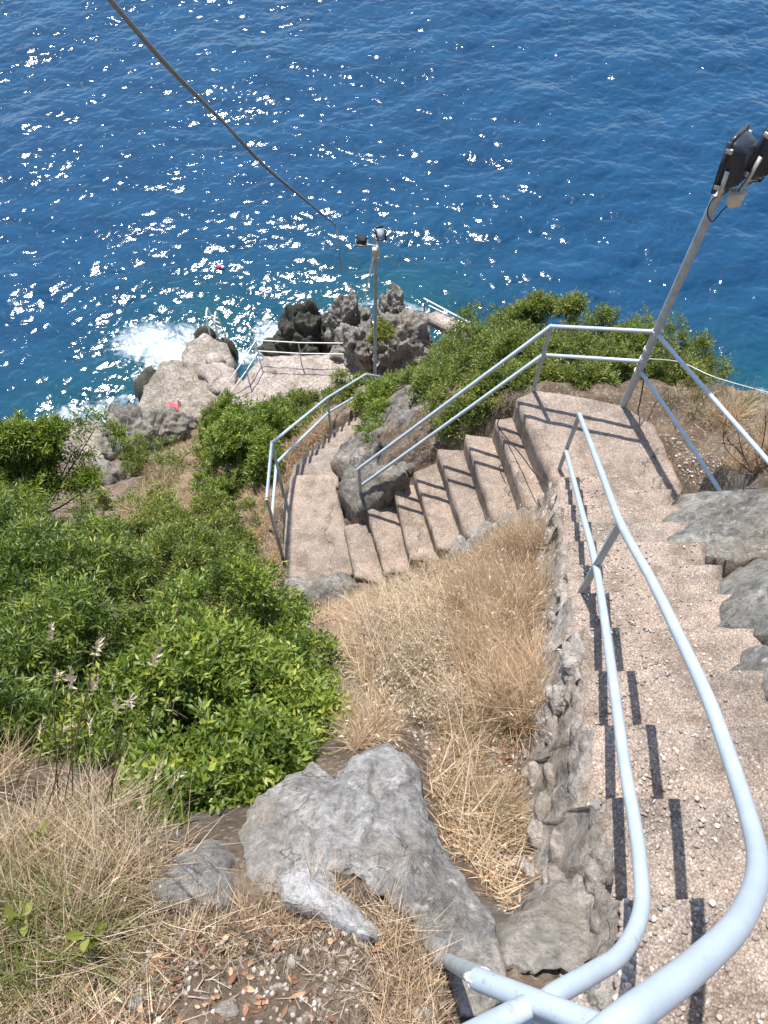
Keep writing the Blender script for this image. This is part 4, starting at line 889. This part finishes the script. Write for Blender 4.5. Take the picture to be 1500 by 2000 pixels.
def shrub(label, lobes, twigs, per, L, W, mat, root=None, gap=-0.12, seed=0, group='green shrubs on the slope', cat='shrub', nst=7, **kw):
    c = np.mean([l[:2] for l in lobes], 0) if root is None else np.array(root[:2])
    base = np.array([c[0], c[1], float(gz(c[0], c[1]))-0.03]) if root is None or len(root) < 3 else np.array(root)
    e = empty('shrub', tuple(base), label, cat, group)
    foliage('foliage', lobes, twigs, per, L, W, mat, e, gap, seed=seed, **kw)
    mb = MB(); r_ = np.random.default_rng(seed+77)
    for l in lobes:
        cc = np.array(l[:3])
        for q in range(max(2, nst//len(lobes)+1)):
            tip = cc+unit(r_.normal(size=3)+[0, 0, .8])*np.array(l[3:6])*0.85; mid = lerp(base, tip, .5)+r_.normal(size=3)*0.12*np.linalg.norm(tip-base)*.5
            P = curve([base, mid, tip], 6); rr = np.linspace(0.018, 0.003, len(P))*min(1.3, 0.5+np.linalg.norm(tip-base)*.4); mb.tube(P, rr, 6)
            for s in range(3):
                k = r_.integers(4, len(P)-1); o = P[k]; mb.tube([o, o+unit(r_.normal(size=3)+[0, 0, .5])*0.30*l[3]], [rr[k]*.6, .0015], 5)
    for l in lobes:
        for q in range(3):
            dq = unit(r_.normal(size=3)+[0, -.2, .7]); a0 = np.array(l[:3])+dq*np.array(l[3:6])*.7; a1 = a0+unit(dq+r_.normal(size=3)*.5)*min(.45, l[3]*.65)
            P = curve([a0, lerp(a0, a1, .5)+r_.normal(size=3)*.02, a1], 4); mb.tube(P, np.linspace(.0045, .0015, len(P)), 4)
            for z_ in range(3): o = P[r_.integers(3, len(P)-1)]; mb.tube([o, o+unit(r_.normal(size=3)+dq)*.10], [.0022, .001], 4)
    mb.build('stem', M_BARK, e, smooth=True); return e
def lob(px, py, z, rx, ry=None, rz=None): p = at(px, py, z=z); return (*p, rx, ry or rx, rz or rx*0.8)

shrub('largest dense shrub filling the left foreground below the tall dry stalks', [lob(60, 1240, -5.0, .75, .7, .65), lob(190, 1200, -5.4, .7, .7, .6), lob(20, 1370, -4.4, .5, .5, .5), lob(150, 1340, -4.7, .55, .6, .55), lob(-60, 1150, -5.2, .8, .8, .8), lob(50, 1480, -3.75, .38, .3, .34), lob(180, 1490, -3.75, .34, .28, .3), lob(-60, 1450, -3.6, .4, .35, .35)], 13500, 9, .060, .014, M_LEAF3, seed=1, nst=12)
shrub('bright bushy shrub pressed against the big foreground boulder', [lob(330, 1420, -3.95, .42, .45, .42), lob(440, 1400, -4.0, .42, .45, .42), lob(540, 1390, -4.15, .33, .36, .34), lob(400, 1520, -3.55, .30, .28, .28), lob(500, 1500, -3.5, .26, .25, .26), lob(300, 1540, -3.6, .25, .22, .25), lob(340, 1600, -3.2, .2, .16, .2), lob(240, 1560, -3.4, .26, .2, .24)], 10500, 9, .048, .018, M_LEAF, seed=2, nst=12)
shrub('green shrub with scattered dry twigs between the big boulder and lower landing', [lob(410, 1240, -5.3, .50, .5, .45), lob(515, 1255, -5.5, .38, .42, .38), lob(350, 1330, -4.8, .48, .48, .42), lob(570, 1330, -5.0, .26, .3, .28), lob(610, 1400, -4.4, .20, .22, .22), lob(560, 1210, -6.0, .25, .25, .22)], 7800, 9, .046, .017, M_LEAF, seed=3, nst=12)
shrub('lighter shrub just left of the lower landing railing', [lob(400, 1120, -7.9, .55, .55, .45), lob(300, 1130, -7.6, .55, .55, .42), lob(480, 1165, -7.4, .36, .4, .36), lob(440, 1080, -8.6, .38, .4, .36), lob(350, 1060, -8.6, .35, .4, .3), lob(290, 1060, -9.0, .35, .35, .3), lob(470, 1010, -9.6, .26, .3, .26), lob(400, 1025, -10.0, .42, .45, .36), lob(320, 1030, -10.2, .40, .4, .34), lob(440, 975, -11.0, .36, .4, .34)], 10500, 8, .060, .016, M_LEAF2, seed=4)
shrub('shadowed shrub at the left edge under the overhanging branch', [lob(60, 1140, -6.8, .62, .65, .5), lob(190, 1120, -7.6, .55, .6, .45), lob(-20, 1060, -7.5, .75, .7, .55), lob(110, 1060, -8.2, .5, .5, .4)], 8500, 8, .060, .016, M_LEAF3, seed=5)
shrub('rounded dark green shrub above the kink of the lower handrail', [lob(475, 865, -10.9, .62, .65, .65), lob(455, 930, -11.0, .55, .6, .6), lob(505, 905, -10.6, .42, .5, .55), lob(510, 840, -11.1, .5, .5, .5), lob(430, 985, -10.9, .35, .4, .4), lob(450, 830, -11.4, .45, .5, .45)], 9500, 7, .075, .022, M_LEAF, seed=6)
shrub('low spreading green scrub along the edge above the bathing platform', [lob(600, 812, -12.2, .55, .5, .34), lob(555, 828, -12.1, .5, .5, .35), lob(645, 795, -12.0, .5, .5, .34), lob(680, 775, -12.0, .4, .45, .32), lob(610, 838, -11.7, .42, .45, .3), lob(530, 820, -12.1, .45, .45, .36), lob(575, 800, -12.5, .4, .4, .3), lob(570, 858, -11.2, .28, .3, .26), lob(700, 762, -12.2, .3, .4, .25)], 7500, 7, .070, .020, M_LEAF2, seed=7)
shrub('green shrub growing between the two stairs under the slanting handrail', [lob(752, 800, -9.6, .38, .4, .42), lob(738, 842, -9.2, .28, .35, .36), lob(762, 775, -9.7, .3, .3, .3), lob(775, 778, -9.8, .34, .4, .36), lob(728, 800, -10.3, .25, .3, .3), lob(812, 760, -9.3, .26, .3, .25), lob(728, 872, -8.9, .18, .22, .2)], 7500, 7, .055, .016, M_LEAF, seed=8)
shrub('big bright shrub mass behind the slanting handrail beside the crags', [lob(900, 725, -9.3, .58, .55, .6), lob(880, 760, -8.8, .45, .45, .5), lob(965, 690, -9.1, .6, .6, .55), lob(950, 735, -8.1, .5, .5, .48), lob(875, 720, -10.1, .5, .5, .5), lob(905, 808, -7.6, .28, .32, .28), lob(930, 640, -9.6, .36, .35, .4), lob(905, 835, -7.4, .24, .2, .2), lob(868, 800, -7.9, .32, .28, .28), lob(842, 772, -8.5, .32, .28, .28), lob(850, 830, -7.7, .22, .2, .2), lob(815, 762, -9.0, .3, .28, .26), lob(1000, 655, -9.0, .3, .3, .35)], 11500, 7, .058, .017, M_LEAF2, seed=9, nst=10)
shrub('tall feathery shrub rising highest against the sea behind the landing rail', [lob(1045, 665, -7.8, .48, .45, .46), lob(1120, 670, -7.4, .42, .42, .42), lob(1062, 612, -7.7, .20, .2, .30), lob(1115, 618, -7.5, .18, .18, .26), lob(1005, 715, -7.5, .42, .4, .4), lob(1110, 710, -7.1, .42, .4, .36), lob(1015, 780, -6.95, .28, .24, .26), lob(1020, 640, -8.0, .25, .25, .28), lob(1075, 742, -6.85, .28, .2, .24), lob(1150, 752, -6.65, .24, .16, .2), lob(950, 785, -7.2, .34, .28, .3), lob(985, 772, -6.95, .34, .26, .28), lob(1035, 742, -6.85, .32, .24, .26), lob(890, 835, -7.5, .26, .2, .24), lob(925, 815, -7.3, .26, .2, .24)], 14500, 7, .050, .015, M_LEAF2, seed=10, nst=10)
shrub('round yellow green shrub touching the big lamp pole on its left', [lob(1185, 680, -7.1, .38, .38, .34), lob(1240, 680, -7.0, .34, .38, .32), lob(1180, 725, -6.8, .34, .3, .26), lob(1265, 700, -6.95, .28, .28, .25), lob(1240, 640, -7.1, .22, .22, .24), lob(1180, 640, -7.3, .2, .2, .22)], 8500, 7, .045, .013, M_LEAF2, seed=11)
shrub('thin leafy shrub just right of the big lamp pole above the sea', [lob(1330, 690, -7.1, .42, .45, .35), lob(1370, 705, -7.1, .25, .25, .22), lob(1310, 740, -6.8, .32, .3, .28)], 3600, 7, .045, .013, M_LEAF2, seed=12, gap=-.05)
shrub('small green clump on the saddle between the two crags', [lob(748, 648, -15.9, .30, .3, .22), lob(733, 660, -16.1, .25, .3, .2)], 700, 7, .08, .026, M_LEAF2, seed=13)
shrub('pale green bush low on the slope under the shaded boulder', [lob(310, 900, -14.2, .8, .7, .45), lob(385, 900, -13.4, .5, .5, .36), lob(300, 1000, -11.4, .55, .5, .4), lob(180, 1010, -11.6, .5, .5, .4)], 4200, 7, .075, .022, M_LEAF2, seed=14, gap=-.02)

# overhanging branch tree at the left edge
tr0 = np.array(at(66, 1010, D=5.0)); tr = empty('small_tree', (tr0[0], tr0[1], float(gz(tr0[0], tr0[1]))-.05), 'leafy small tree leaning in from the left edge over the shore rocks', 'tree')
mb = MB(); base = np.array([tr0[0]-.1, tr0[1], gz(tr0[0], tr0[1])-.1]); k0 = at(66, 1015, D=5.0)
mb.tube(curve([base, lerp(base, k0, .5)+[.05, 0, 0], k0], 8), np.linspace(.05, .03, 17), 10)
ends = [(170, 955, 5.3), (150, 870, 5.7), (60, 880, 5.6), (20, 850, 5.5), (110, 900, 5.4), (30, 940, 5.2), (190, 830, 5.8), (90, 840, 5.7), (0, 820, 5.6), (130, 935, 5.2)]
for px, py, D in ends:
    e_ = at(px, py, D=D); mid = lerp(k0, e_, .5)+np.array([0, 0, -.05]); P = curve([k0, mid, e_], 8); mb.tube(P, np.linspace(.02, .004, len(P)), 7)
    for s in range(4):
        k = rng.integers(6, len(P)-1); mb.tube([P[k], P[k]+unit(rng.normal(size=3)+[.2, .3, .4])*.28], [.006, .002], 5)
mb.build('trunk', M_BARK, tr, smooth=True)
TLOB = [(*at(px, py, D=D), r, r, r*.7) for px, py, D, r in [(40, 900, 5.5, .36), (110, 920, 5.4, .32), (20, 850, 5.6, .28), (80, 870, 5.6, .28), (150, 895, 5.6, .22), (-20, 930, 5.3, .35), (180, 838, 5.8, .24), (140, 848, 5.8, .24), (110, 852, 5.7, .22), (20, 970, 5.1, .32), (165, 940, 5.3, .18), (60, 940, 5.2, .3), (215, 850, 5.8, .12)]]
foliage('crown', TLOB, 5200, 8, .085, .020, M_LEAF, tr, gap=-.15, seed=20, inner=.3, tl=.14)

# ------------------------------------------------------------------ grasses
def blades(P, h, mat, name, label=None, cat='grass', lean=(0, 0, 0), w=0.004, spread=0.5, seg=3, curl=0.5, parent=None, kind='stuff', heads=0.0, rbase=0.5, rvar=.5):
    n = len(P); az = rng.uniform(0, 2*math.pi, n); out = np.stack([np.cos(az), np.sin(az), np.zeros(n)], 1)
    L = h*rng.uniform(.45, 1.25, n); d = unit(np.array([0, 0, 1.])+out*(spread*rng.random(n))[:, None]+np.array(lean))
    side = unit(np.cross(d, rng.normal(size=(n, 3)))); V = []
    W = w*rng.uniform(.6, 1.3, n)
    for k in range(seg+1):
        f = k/seg; c = P+d*(L*f)[:, None]+(out*0.8+np.array([0, 0, -1.0]))*(L*curl*f*f*0.5)[:, None]; ww = (W*(1-f*0.85))[:, None]*side*.5
        V += [c-ww, c+ww]
    V = np.stack(V, 1).reshape(-1, 3); nv = 2*(seg+1); b = np.arange(n)[:, None]*nv
    F = np.concatenate([b+[2*k, 2*k+1, 2*k+3, 2*k+2] for k in range(seg)])
    rs = np.repeat(np.clip(rbase+rvar*(rng.random(n)-.5)+noise(P*1.7)*.35, 0, 1), nv); Fs = [F]
    if heads > 0:
        sel = rng.random(n) < heads; tip = V.reshape(n, nv, 3)[sel, -1]; dd_ = unit(d[sel]+rng.normal(size=(sel.sum(), 3))*.3)
        hv, hf, hr_ = leaves(tip, dd_, .035, .008, rs=np.full(len(tip), .85)); Fs.append(hf+len(V)); V = np.concatenate([V, hv]); rs = np.concatenate([rs, hr_])
    o = mesh(name, V, Fs, mat, parent, attr={'rnd': rs})
    if label: tag(o, label, cat, kind=kind)
    return o
def scatter(poly_px, n, clump=0.0, thr=-9, z=None, sc=2.0):
    W = np.array([hit(px, py) if z is None else at(px, py, z=z) for px, py in poly_px])[:, :2]; lo, hi = W.min(0), W.max(0); out = []
    got = 0
    while got < n:
        p = rng.uniform(lo, hi, (n*2, 2)); p = p[inpoly(p[:, 0], p[:, 1], W)]
        q = np.c_[p, np.zeros(len(p))]; p = p[noise(q*sc+3) > thr+rng.random(len(p))*.25]
        out.append(p); got += len(p)
        if got == 0: break
    p = np.concatenate(out)[:n]; return np.c_[p, gz(p[:, 0], p[:, 1])]
def tufts(C, per, rad):                        # several blades per clump
    P = np.repeat(C, per, 0); P[:, :2] += rng.normal(size=(len(P), 2))*rad; P[:, 2] = gz(P[:, 0], P[:, 1])-.01; return P
gully = [(690, 1470), (730, 1380), (640, 1250), (600, 1195), (700, 1170), (820, 1090), (930, 1085), (1050, 1030), (1085, 1090), (1085, 1300), (1090, 1500), (1110, 1650), (1060, 1740), (985, 1790), (930, 1720), (860, 1640), (830, 1520), (770, 1450)]
blades(scatter(gully, 27000, thr=-.25), .17, M_STRAW, 'dry_grass', 'short straw coloured dry grass covering the gully left of the retaining wall', spread=1.3, w=.006, curl=.7, rvar=.9)
blades(tufts(scatter([(880, 1180), (950, 1090), (1050, 1050), (1075, 1100), (1085, 1400), (1000, 1440), (900, 1330)], 430, thr=-.35), 46, .035), .46, M_STRAW, 'tall_dry_grass', 'tall golden dry grass standing against the retaining wall', spread=.45, w=.0055, lean=(-.05, .1, 0), heads=.35, rbase=.5, rvar=.9)
blades(tufts(scatter([(930, 1350), (1080, 1340), (1085, 1640), (1000, 1690), (940, 1560)], 120, thr=-.2), 40, .03), .24, M_PALE, 'pale_grass', 'pale dry tufts lower in the gully by the wall stones', spread=.7, w=.0045, heads=.1)
blades(tufts(scatter([(640, 1180), (700, 1300), (760, 1400), (830, 1360), (760, 1230), (690, 1170)], 170, thr=-.4), 34, .03), .42, M_PALE, 'leaning_grass', 'long bleached grass combed downhill at the left rim of the gully', spread=.5, w=.0045, lean=(.55, -.35, 0), curl=.9)
# grey-brown herb cushion with small buds
hc = scatter([(690, 1190), (820, 1120), (930, 1130), (980, 1230), (930, 1370), (830, 1430), (740, 1360)], 5200, thr=-.4)
hc[:, 2] += rng.random(len(hc))**.6*.30*(0.6+.4*noise(np.c_[hc[:, :2]*3, np.zeros(len(hc))]))
HP = np.repeat(hc, 8, 0)+rng.normal(size=(len(hc)*8, 3))*.022; HP = HP[::2]; V, F, rs = leaves(HP, rng.normal(size=HP.shape)+[0, 0, .5], .034, .009)
tag(mesh('dry_herbs', V, F, M_HERB, attr={'rnd': rs}), 'grey brown withered herbs matted in the middle of the gully', 'herbs', kind='stuff')
blades(np.c_[hc[:, :2], gz(hc[:, 0], hc[:, 1])], .26, M_HERB, 'herb_stalks', 'thin brown stalks sticking out of the withered herbs', spread=1.1, w=.003, heads=.3)
blades(scatter([(690, 1190), (820, 1110), (1000, 1090), (1080, 1200), (1080, 1650), (930, 1680), (830, 1480), (730, 1370)], 7000, thr=-.2)+[0, 0, .05], .30, M_PALE, 'tangled_stalks', 'tangle of broken bleached stalks lying over the gully herbs', spread=5.0, w=.0042, curl=.9, rvar=1.0)
blades(tufts(scatter([(-1100, 1450), (-130, 1450), (-110, 2050), (-1100, 2200)], 260, thr=-.2), 34, .05), .24, M_PALE, 'dry_grass', 'bleached dry grass reaching out past the left edge of the photo', spread=1.0, w=.004, curl=.9)
blades(tufts(scatter([(780, 1180), (1000, 1150), (1080, 1500), (1090, 1680), (960, 1720), (860, 1500)], 60, thr=.0), 16, .03), .13, M_OLIVE, 'green_weeds', 'small green weeds dotted through the dry gully', spread=1.0, w=.007, curl=.6)
# left front tuft
tuftp = [(-120, 1540), (0, 1490), (150, 1520), (260, 1590), (320, 1680), (290, 1760), (200, 1850), (-150, 1950)]
blades(tufts(scatter(tuftp, 170, thr=-.25), 40, .04), .25, M_PALE, 'dry_tussock', 'dense bleached dry grass tussock at the lower left', rvar=1.0, rbase=.42, spread=1.1, w=.0035, lean=(.12, -.25, 0), curl=.9, heads=.04, seg=4)
blades(tufts(scatter([(-150, 1700), (150, 1760), (220, 1850), (100, 1960), (-150, 2000)], 60, thr=-.5), 30, .03), .22, M_OLIVE, 'green_grass', 'greenish grass mixed into the foot of the lower left tussock', spread=1., w=.0045, curl=.8)
blades(tufts(scatter(tuftp, 90, thr=-.2), 36, .05), .18, M_STRAW, 'brown_grass', 'brown dead grass low inside the lower left tussock', spread=1.6, w=.0045, curl=.9, rbase=.25, rvar=.8)
# tall stalks with seed heads rising in front of the left shrub
sk = []
for bx, by, tx, ty in [(60, 1560, 110, 1330), (100, 1560, 135, 1330), (140, 1560, 140, 1345), (210, 1600, 230, 1390), (200, 1590, 250, 1380), (190, 1600, 300, 1300), (250, 1640, 330, 1540), (280, 1620, 300, 1530), (20, 1560, 75, 1430), (170, 1600, 175, 1440), (110, 1580, 100, 1250), (120, 1580, 185, 1280), (80, 1600, 180, 1350), (0, 1560, 120, 1430)]:
    b0 = hit(bx, by); t0 = at(tx, ty, D=b0[1]+rng.uniform(.0, .25)); 
    if t0[2] < b0[2]+.1: t0[2] = b0[2]+.45
    sk.append((b0, t0))
sk.sort(key=lambda q: (q[1][0]/(q[1][1]*CF+(H-q[1][2])*SF)))
ORD = ['leftmost']+[w_+' from the left' for w_ in 'second third fourth fifth sixth seventh eighth ninth tenth eleventh twelfth thirteenth'.split()]+['rightmost']
for i, (b0, t0) in enumerate(sk):
    e = empty('grass_stalk', tuple(b0), 'dry stalk with a seed head before the left shrub, '+ORD[i], 'grass stalk', 'tall dry stalks in front of the left shrub')
    P = curve([b0-[0, 0, .03], lerp(b0, t0, .5)+[.015, 0, .03], t0], 8); MB().tube(P, np.linspace(.0024, .0012, len(P)), 5).build('stem', M_PALE, e)
    hd = unit(t0-P[-4]+rng.normal(size=3)*.01); hp = np.array([t0+hd*.012*q for q in range(7)])
    V, F, rs = leaves(np.repeat(hp, 3, 0), np.repeat(hd[None], 21, 0)+rng.normal(size=(21, 3))*.35, .022, .006, rs=np.full(21, .8)); mesh('seed_head', V, F, M_PALE, e, attr={'rnd': rs})
# right side dry grass and dead twigs
blades(scatter([(1290, 740), (1400, 745), (1480, 790), (1560, 850), (1560, 960), (1430, 955), (1350, 960), (1290, 840)], 9000, thr=-.3), .13, M_STRAW, 'dry_grass', 'orange dry grass between the landing and the right rock ledge', spread=1.1, w=.006, curl=.6)
blades(tufts(scatter([(1290, 730), (1380, 735), (1450, 800), (1420, 880), (1330, 850), (1300, 790)], 150, thr=-.2), 34, .05), .34, M_OLIVE, 'olive_grass', 'olive green grass clumps right of the big lamp pole', spread=.6, w=.006, curl=.5)
blades(tufts(scatter([(1400, 800), (1560, 820), (1560, 950), (1430, 930)], 120, thr=-.2), 30, .05), .36, M_STRAW, 'golden_grass', 'golden dry grass under the sloping rails at the right edge', spread=.6, w=.006, curl=.5)
blades(tufts(scatter([(1200, 640), (1400, 730), (1500, 775), (1440, 745), (1300, 720)], 26, thr=-.9), 18, .06), .5, M_OLIVE, 'reed_grass', 'wispy green grass blades standing against the sea at the right edge', spread=.7, w=.006, curl=.4)
dg = hit(1470, 930); dt = empty('dead_shrub', tuple(dg), 'leafless reddish brown twiggy shrub under the right rails', 'shrub')
mb = MB(); r_ = np.random.default_rng(9)
for k in range(15):
    tip = dg+[r_.uniform(-.45, .4), r_.uniform(-.15, .3), r_.uniform(.25, .6)]; P = curve([dg, lerp(dg, tip, .5)+r_.normal(size=3)*.06, tip], 5); mb.tube(P, np.linspace(.007, .0025, len(P)), 5)
    for s in range(5):
        q = r_.integers(3, len(P)-1); mb.tube([P[q], P[q]+unit(r_.normal(size=3)+[0, 0, .6])*.16], [.004, .0015], 4)
mb.build('stem', M_BARK, dt, smooth=True)
# slopes on the far left and fringes
blades(scatter([(230, 1010), (280, 940), (320, 870), (420, 820), (430, 900), (400, 980), (330, 1040), (200, 1080)], 14000, thr=-.35), .20, M_STRAW, 'dry_grass', 'dry orange grass slope above the shaded boulder on the left', spread=1., w=.011, curl=.6)
blades(scatter([(240, 1000), (280, 900), (330, 850), (420, 830), (400, 930), (330, 1010)], 5000, thr=-.05), .22, M_OLIVE, 'green_grass', 'green grass patches on the left slope above the shaded boulder', spread=1., w=.011, curl=.6)
blades(scatter([(545, 1010), (500, 1080), (470, 960), (500, 890), (560, 880), (640, 810), (640, 850), (575, 905), (545, 960)], 9000, thr=-.35), .20, M_STRAW, 'dry_grass', 'dry grass strip between the lower handrail and the round dark shrub', spread=1., w=.008, curl=.6)
blades(scatter([(470, 1150), (540, 1060), (560, 1140), (520, 1200)], 3000, thr=-.3), .22, M_STRAW, 'dry_grass', 'dry grass at the foot of the lower landing post', spread=1., w=.006, curl=.6)
blades(scatter([(690, 1470), (640, 1330), (690, 1380), (770, 1440)], 3500, thr=-.5), .20, M_STRAW, 'dry_grass', 'fine golden grass tuft just above the big boulder', spread=.8, w=.004, curl=.5, heads=.2)
blades(scatter([(1060, 760), (1000, 800), (900, 850), (800, 900), (820, 860), (900, 800)], 1800, thr=-.3), .10, M_HERB, 'dry_grass', 'dry litter and stalks at the top edge of the middle steps', spread=1.3, w=.005, curl=.7)

# ------------------------------------------------------------------ pebbles, fallen leaves, straw on the ground
def pebbles(C, size, name, label, mat=M_PEB, cat='pebbles'):
    V0, F0 = ICO[2]; n = len(C); V0 = V0[None]*(1+.25*rng.normal(size=(n, len(V0), 1))*.5); s = (size*rng.uniform(.4, 1.3, (n, 1))*rng.uniform(.5, 1.2, (n, 3)))[:, None]; s[..., 2] *= .6
    a = rng.uniform(0, 6.28, n); ca, sa = np.cos(a)[:, None], np.sin(a)[:, None]; W = V0*s
    W = np.stack([W[..., 0]*ca-W[..., 1]*sa, W[..., 0]*sa+W[..., 1]*ca, W[..., 2]], -1)+C[:, None]
    F = (F0[None]+(np.arange(n)*V0.shape[1])[:, None, None]).reshape(-1, 3)
    o = mesh(name, W.reshape(-1, 3), F, mat, attr={'rnd': np.repeat(rng.random(n)**1.8, V0.shape[1])}); return tag(o, label, cat, kind='stuff')
def stepz(x, y):
    z = gz(x, y)
    for poly, zc in [(landing_poly, ZL1), (land2_poly, ZL2)]+up_steps[::-1]+mid_steps[::-1]:
        ins = inpoly(x, y, poly); z = np.where(ins, np.maximum(z, zc+H), z)
    return z
P = np.concatenate([np.stack([rail_x(q)+rng.gamma(1.6, .16, 1)[0]*np.ones(1), np.full(1, q), np.zeros(1)], 1) for q in rng.uniform(-.5, 3.9, 2600)])
P[:, 2] = stepz(P[:, 0], P[:, 1])+.002; pebbles(P, .008, 'gravel', 'loose pale gravel gathered along the left edge of the upper steps')
P = scatter([(1080, 1990), (1090, 1830), (1180, 1700), (1240, 1990)], 1500, z=-2.7); P[:, 2] = stepz(P[:, 0], P[:, 1]); pebbles(P, .011, 'gravel', 'loose white and brown chippings on the ground under the pipe bend')
P = scatter([(-100, 1990), (250, 1850), (480, 1790), (600, 1760), (760, 1880), (900, 1980), (800, 2050), (0, 2050)], 520); pebbles(P+[0, 0, .002], .007, 'gravel', 'small stones in the dry soil at the lower edge')
P = scatter([(800, 1420), (950, 1400), (1060, 1550), (1000, 1750), (880, 1650), (830, 1500)], 260); pebbles(P+[0, 0, .005], .013, 'gravel', 'pale stones among the dry grass at the bottom of the gully')
P = scatter([(1290, 840), (1420, 900), (1400, 960), (1340, 950)], 160); pebbles(P+[0, 0, .003], .012, 'gravel', 'pale stones on the soil between the landing and right outcrop')
for i, (px, py, s, lab) in enumerate([(575, 1880, .024, 'white round stone lying in front of the streaked wedge rock'), (545, 1868, .015, 'small grey stone touching the white round stone'), (265, 1958, .022, 'long pale stone on the soil at the bottom left'), (445, 1975, .036, 'cracked grey stone at the bottom edge of the photo'), (830, 1985, .035, 'pale broken stone at the bottom edge below the tan stone'), (1140, 1600, .09, 'large tan stone sitting in the top of the retaining wall'), (1135, 1420, .07, 'pinkish pale stone wedged in the retaining wall'), (1120, 1560, .05, 'narrow grey stone under the large tan wall stone')]):
    q = hit(px, py) if i < 5 else at(px, py, z=-3.55 if i != 6 else -4.0); V, F = rockmesh(q, (s, s*.75, s*.6), 80+i, sub=3, facets=.6); tag(mesh('stone', V, F, M_ROCK, smooth=True, origin=tuple(q)), lab, 'stone')
def litter(C, size, name, label, mat=M_LITTER):
    n = len(C); az = rng.uniform(0, 6.28, n); d = np.stack([np.cos(az), np.sin(az), rng.uniform(-.2, .5, n)], 1)
    V, F, rs = ovals(C+[0, 0, .008], d, size*rng.uniform(.35, 1.35, n), size*rng.uniform(.3, .6, n), .9); return tag(mesh(name, V, F, mat, attr={'rnd': rs}), label, 'fallen leaves', kind='stuff')
front = [(-100, 2040), (150, 1850), (480, 1780), (620, 1720), (790, 1790), (880, 1980), (800, 2060)]
litter(scatter(front, 260, thr=-.35, sc=6), .030, 'fallen_leaves', 'orange brown fallen leaves on the soil at the lower edge')
litter(scatter([(820, 1420), (950, 1400), (1080, 1500), (1100, 1720), (1000, 1780), (880, 1650)], 900), .026, 'fallen_leaves', 'brown fallen leaves in the bottom of the gully')
P = scatter([(1380, 1040), (1420, 1090), (1400, 1170), (1360, 1100), (1330, 1060)], 420, z=-5.2); P[:, 2] = stepz(P[:, 0], P[:, 1]); litter(P, .035, 'fallen_leaves', 'orange leaves swept against the right outcrops beside the steps')
db = scatter(front, 4200, thr=-.5); blades(db, .045, M_HERB, 'twig_debris', 'broken twigs and dead chips on the brown soil at the lower edge', spread=8.0, w=.0045, curl=.3, rbase=.35, rvar=1.0)
db = scatter([(800, 1420), (950, 1400), (1080, 1500), (1100, 1720), (1000, 1780), (880, 1650)], 2600); blades(db, .05, M_HERB, 'twig_debris', 'brown twig debris under the pale grass in the lower gully', spread=8.0, w=.005, curl=.3, rbase=.3, rvar=1.0)
ls = scatter(front, 3600, thr=-.15, sc=3); n = len(ls)
blades(ls, .13, M_STRAW, 'straw', 'broken straw lying over the soil at the lower edge', spread=6.0, w=.003, curl=.35, rbase=.45, rvar=1.0)
for px, py, s in [(260, 1835, .05)]: pass
for (px, py, lab) in [(50, 1800, 'broad yellow green leaves at the foot of the lower left tussock'), (20, 1690, 'pale green seedling at the left edge of the lower tussock'), (110, 1770, 'green leaved seedling in the middle of the lower left tussock'), (95, 1950, 'pair of broad green leaves in the bottom left corner'), (125, 1655, 'upright grey green sprig in the upper part of the lower left tussock'), (200, 1830, 'single green leaf plant at the right edge of the lower left tussock')]:
    q = hit(px, py); e = empty('seedling', tuple(q), lab, 'plant', 'green seedlings in the lower left tussock'); top = q+[rng.normal()*.02, rng.normal()*.02, .16]
    MB().tube([q-[0, 0, .02], lerp(q, top, .5)+[.008, 0, 0], top], .0018, 5).build('stem', M_OLIVE, e)
    gl = np.repeat(top[None], 5, 0)-np.array([0, 0, 1.])*np.linspace(0, .09, 5)[:, None]
    V, F, rs = ovals(gl, rng.normal(size=gl.shape)+[0, -.3, .2], .055, .026, rs=np.full(len(gl), .93)); mesh('leaves', V, F, M_LEAF2, e, attr={'rnd': rs})
print('polys', sum(len(o.data.polygons) for o in bpy.data.objects if o.type == 'MESH'))
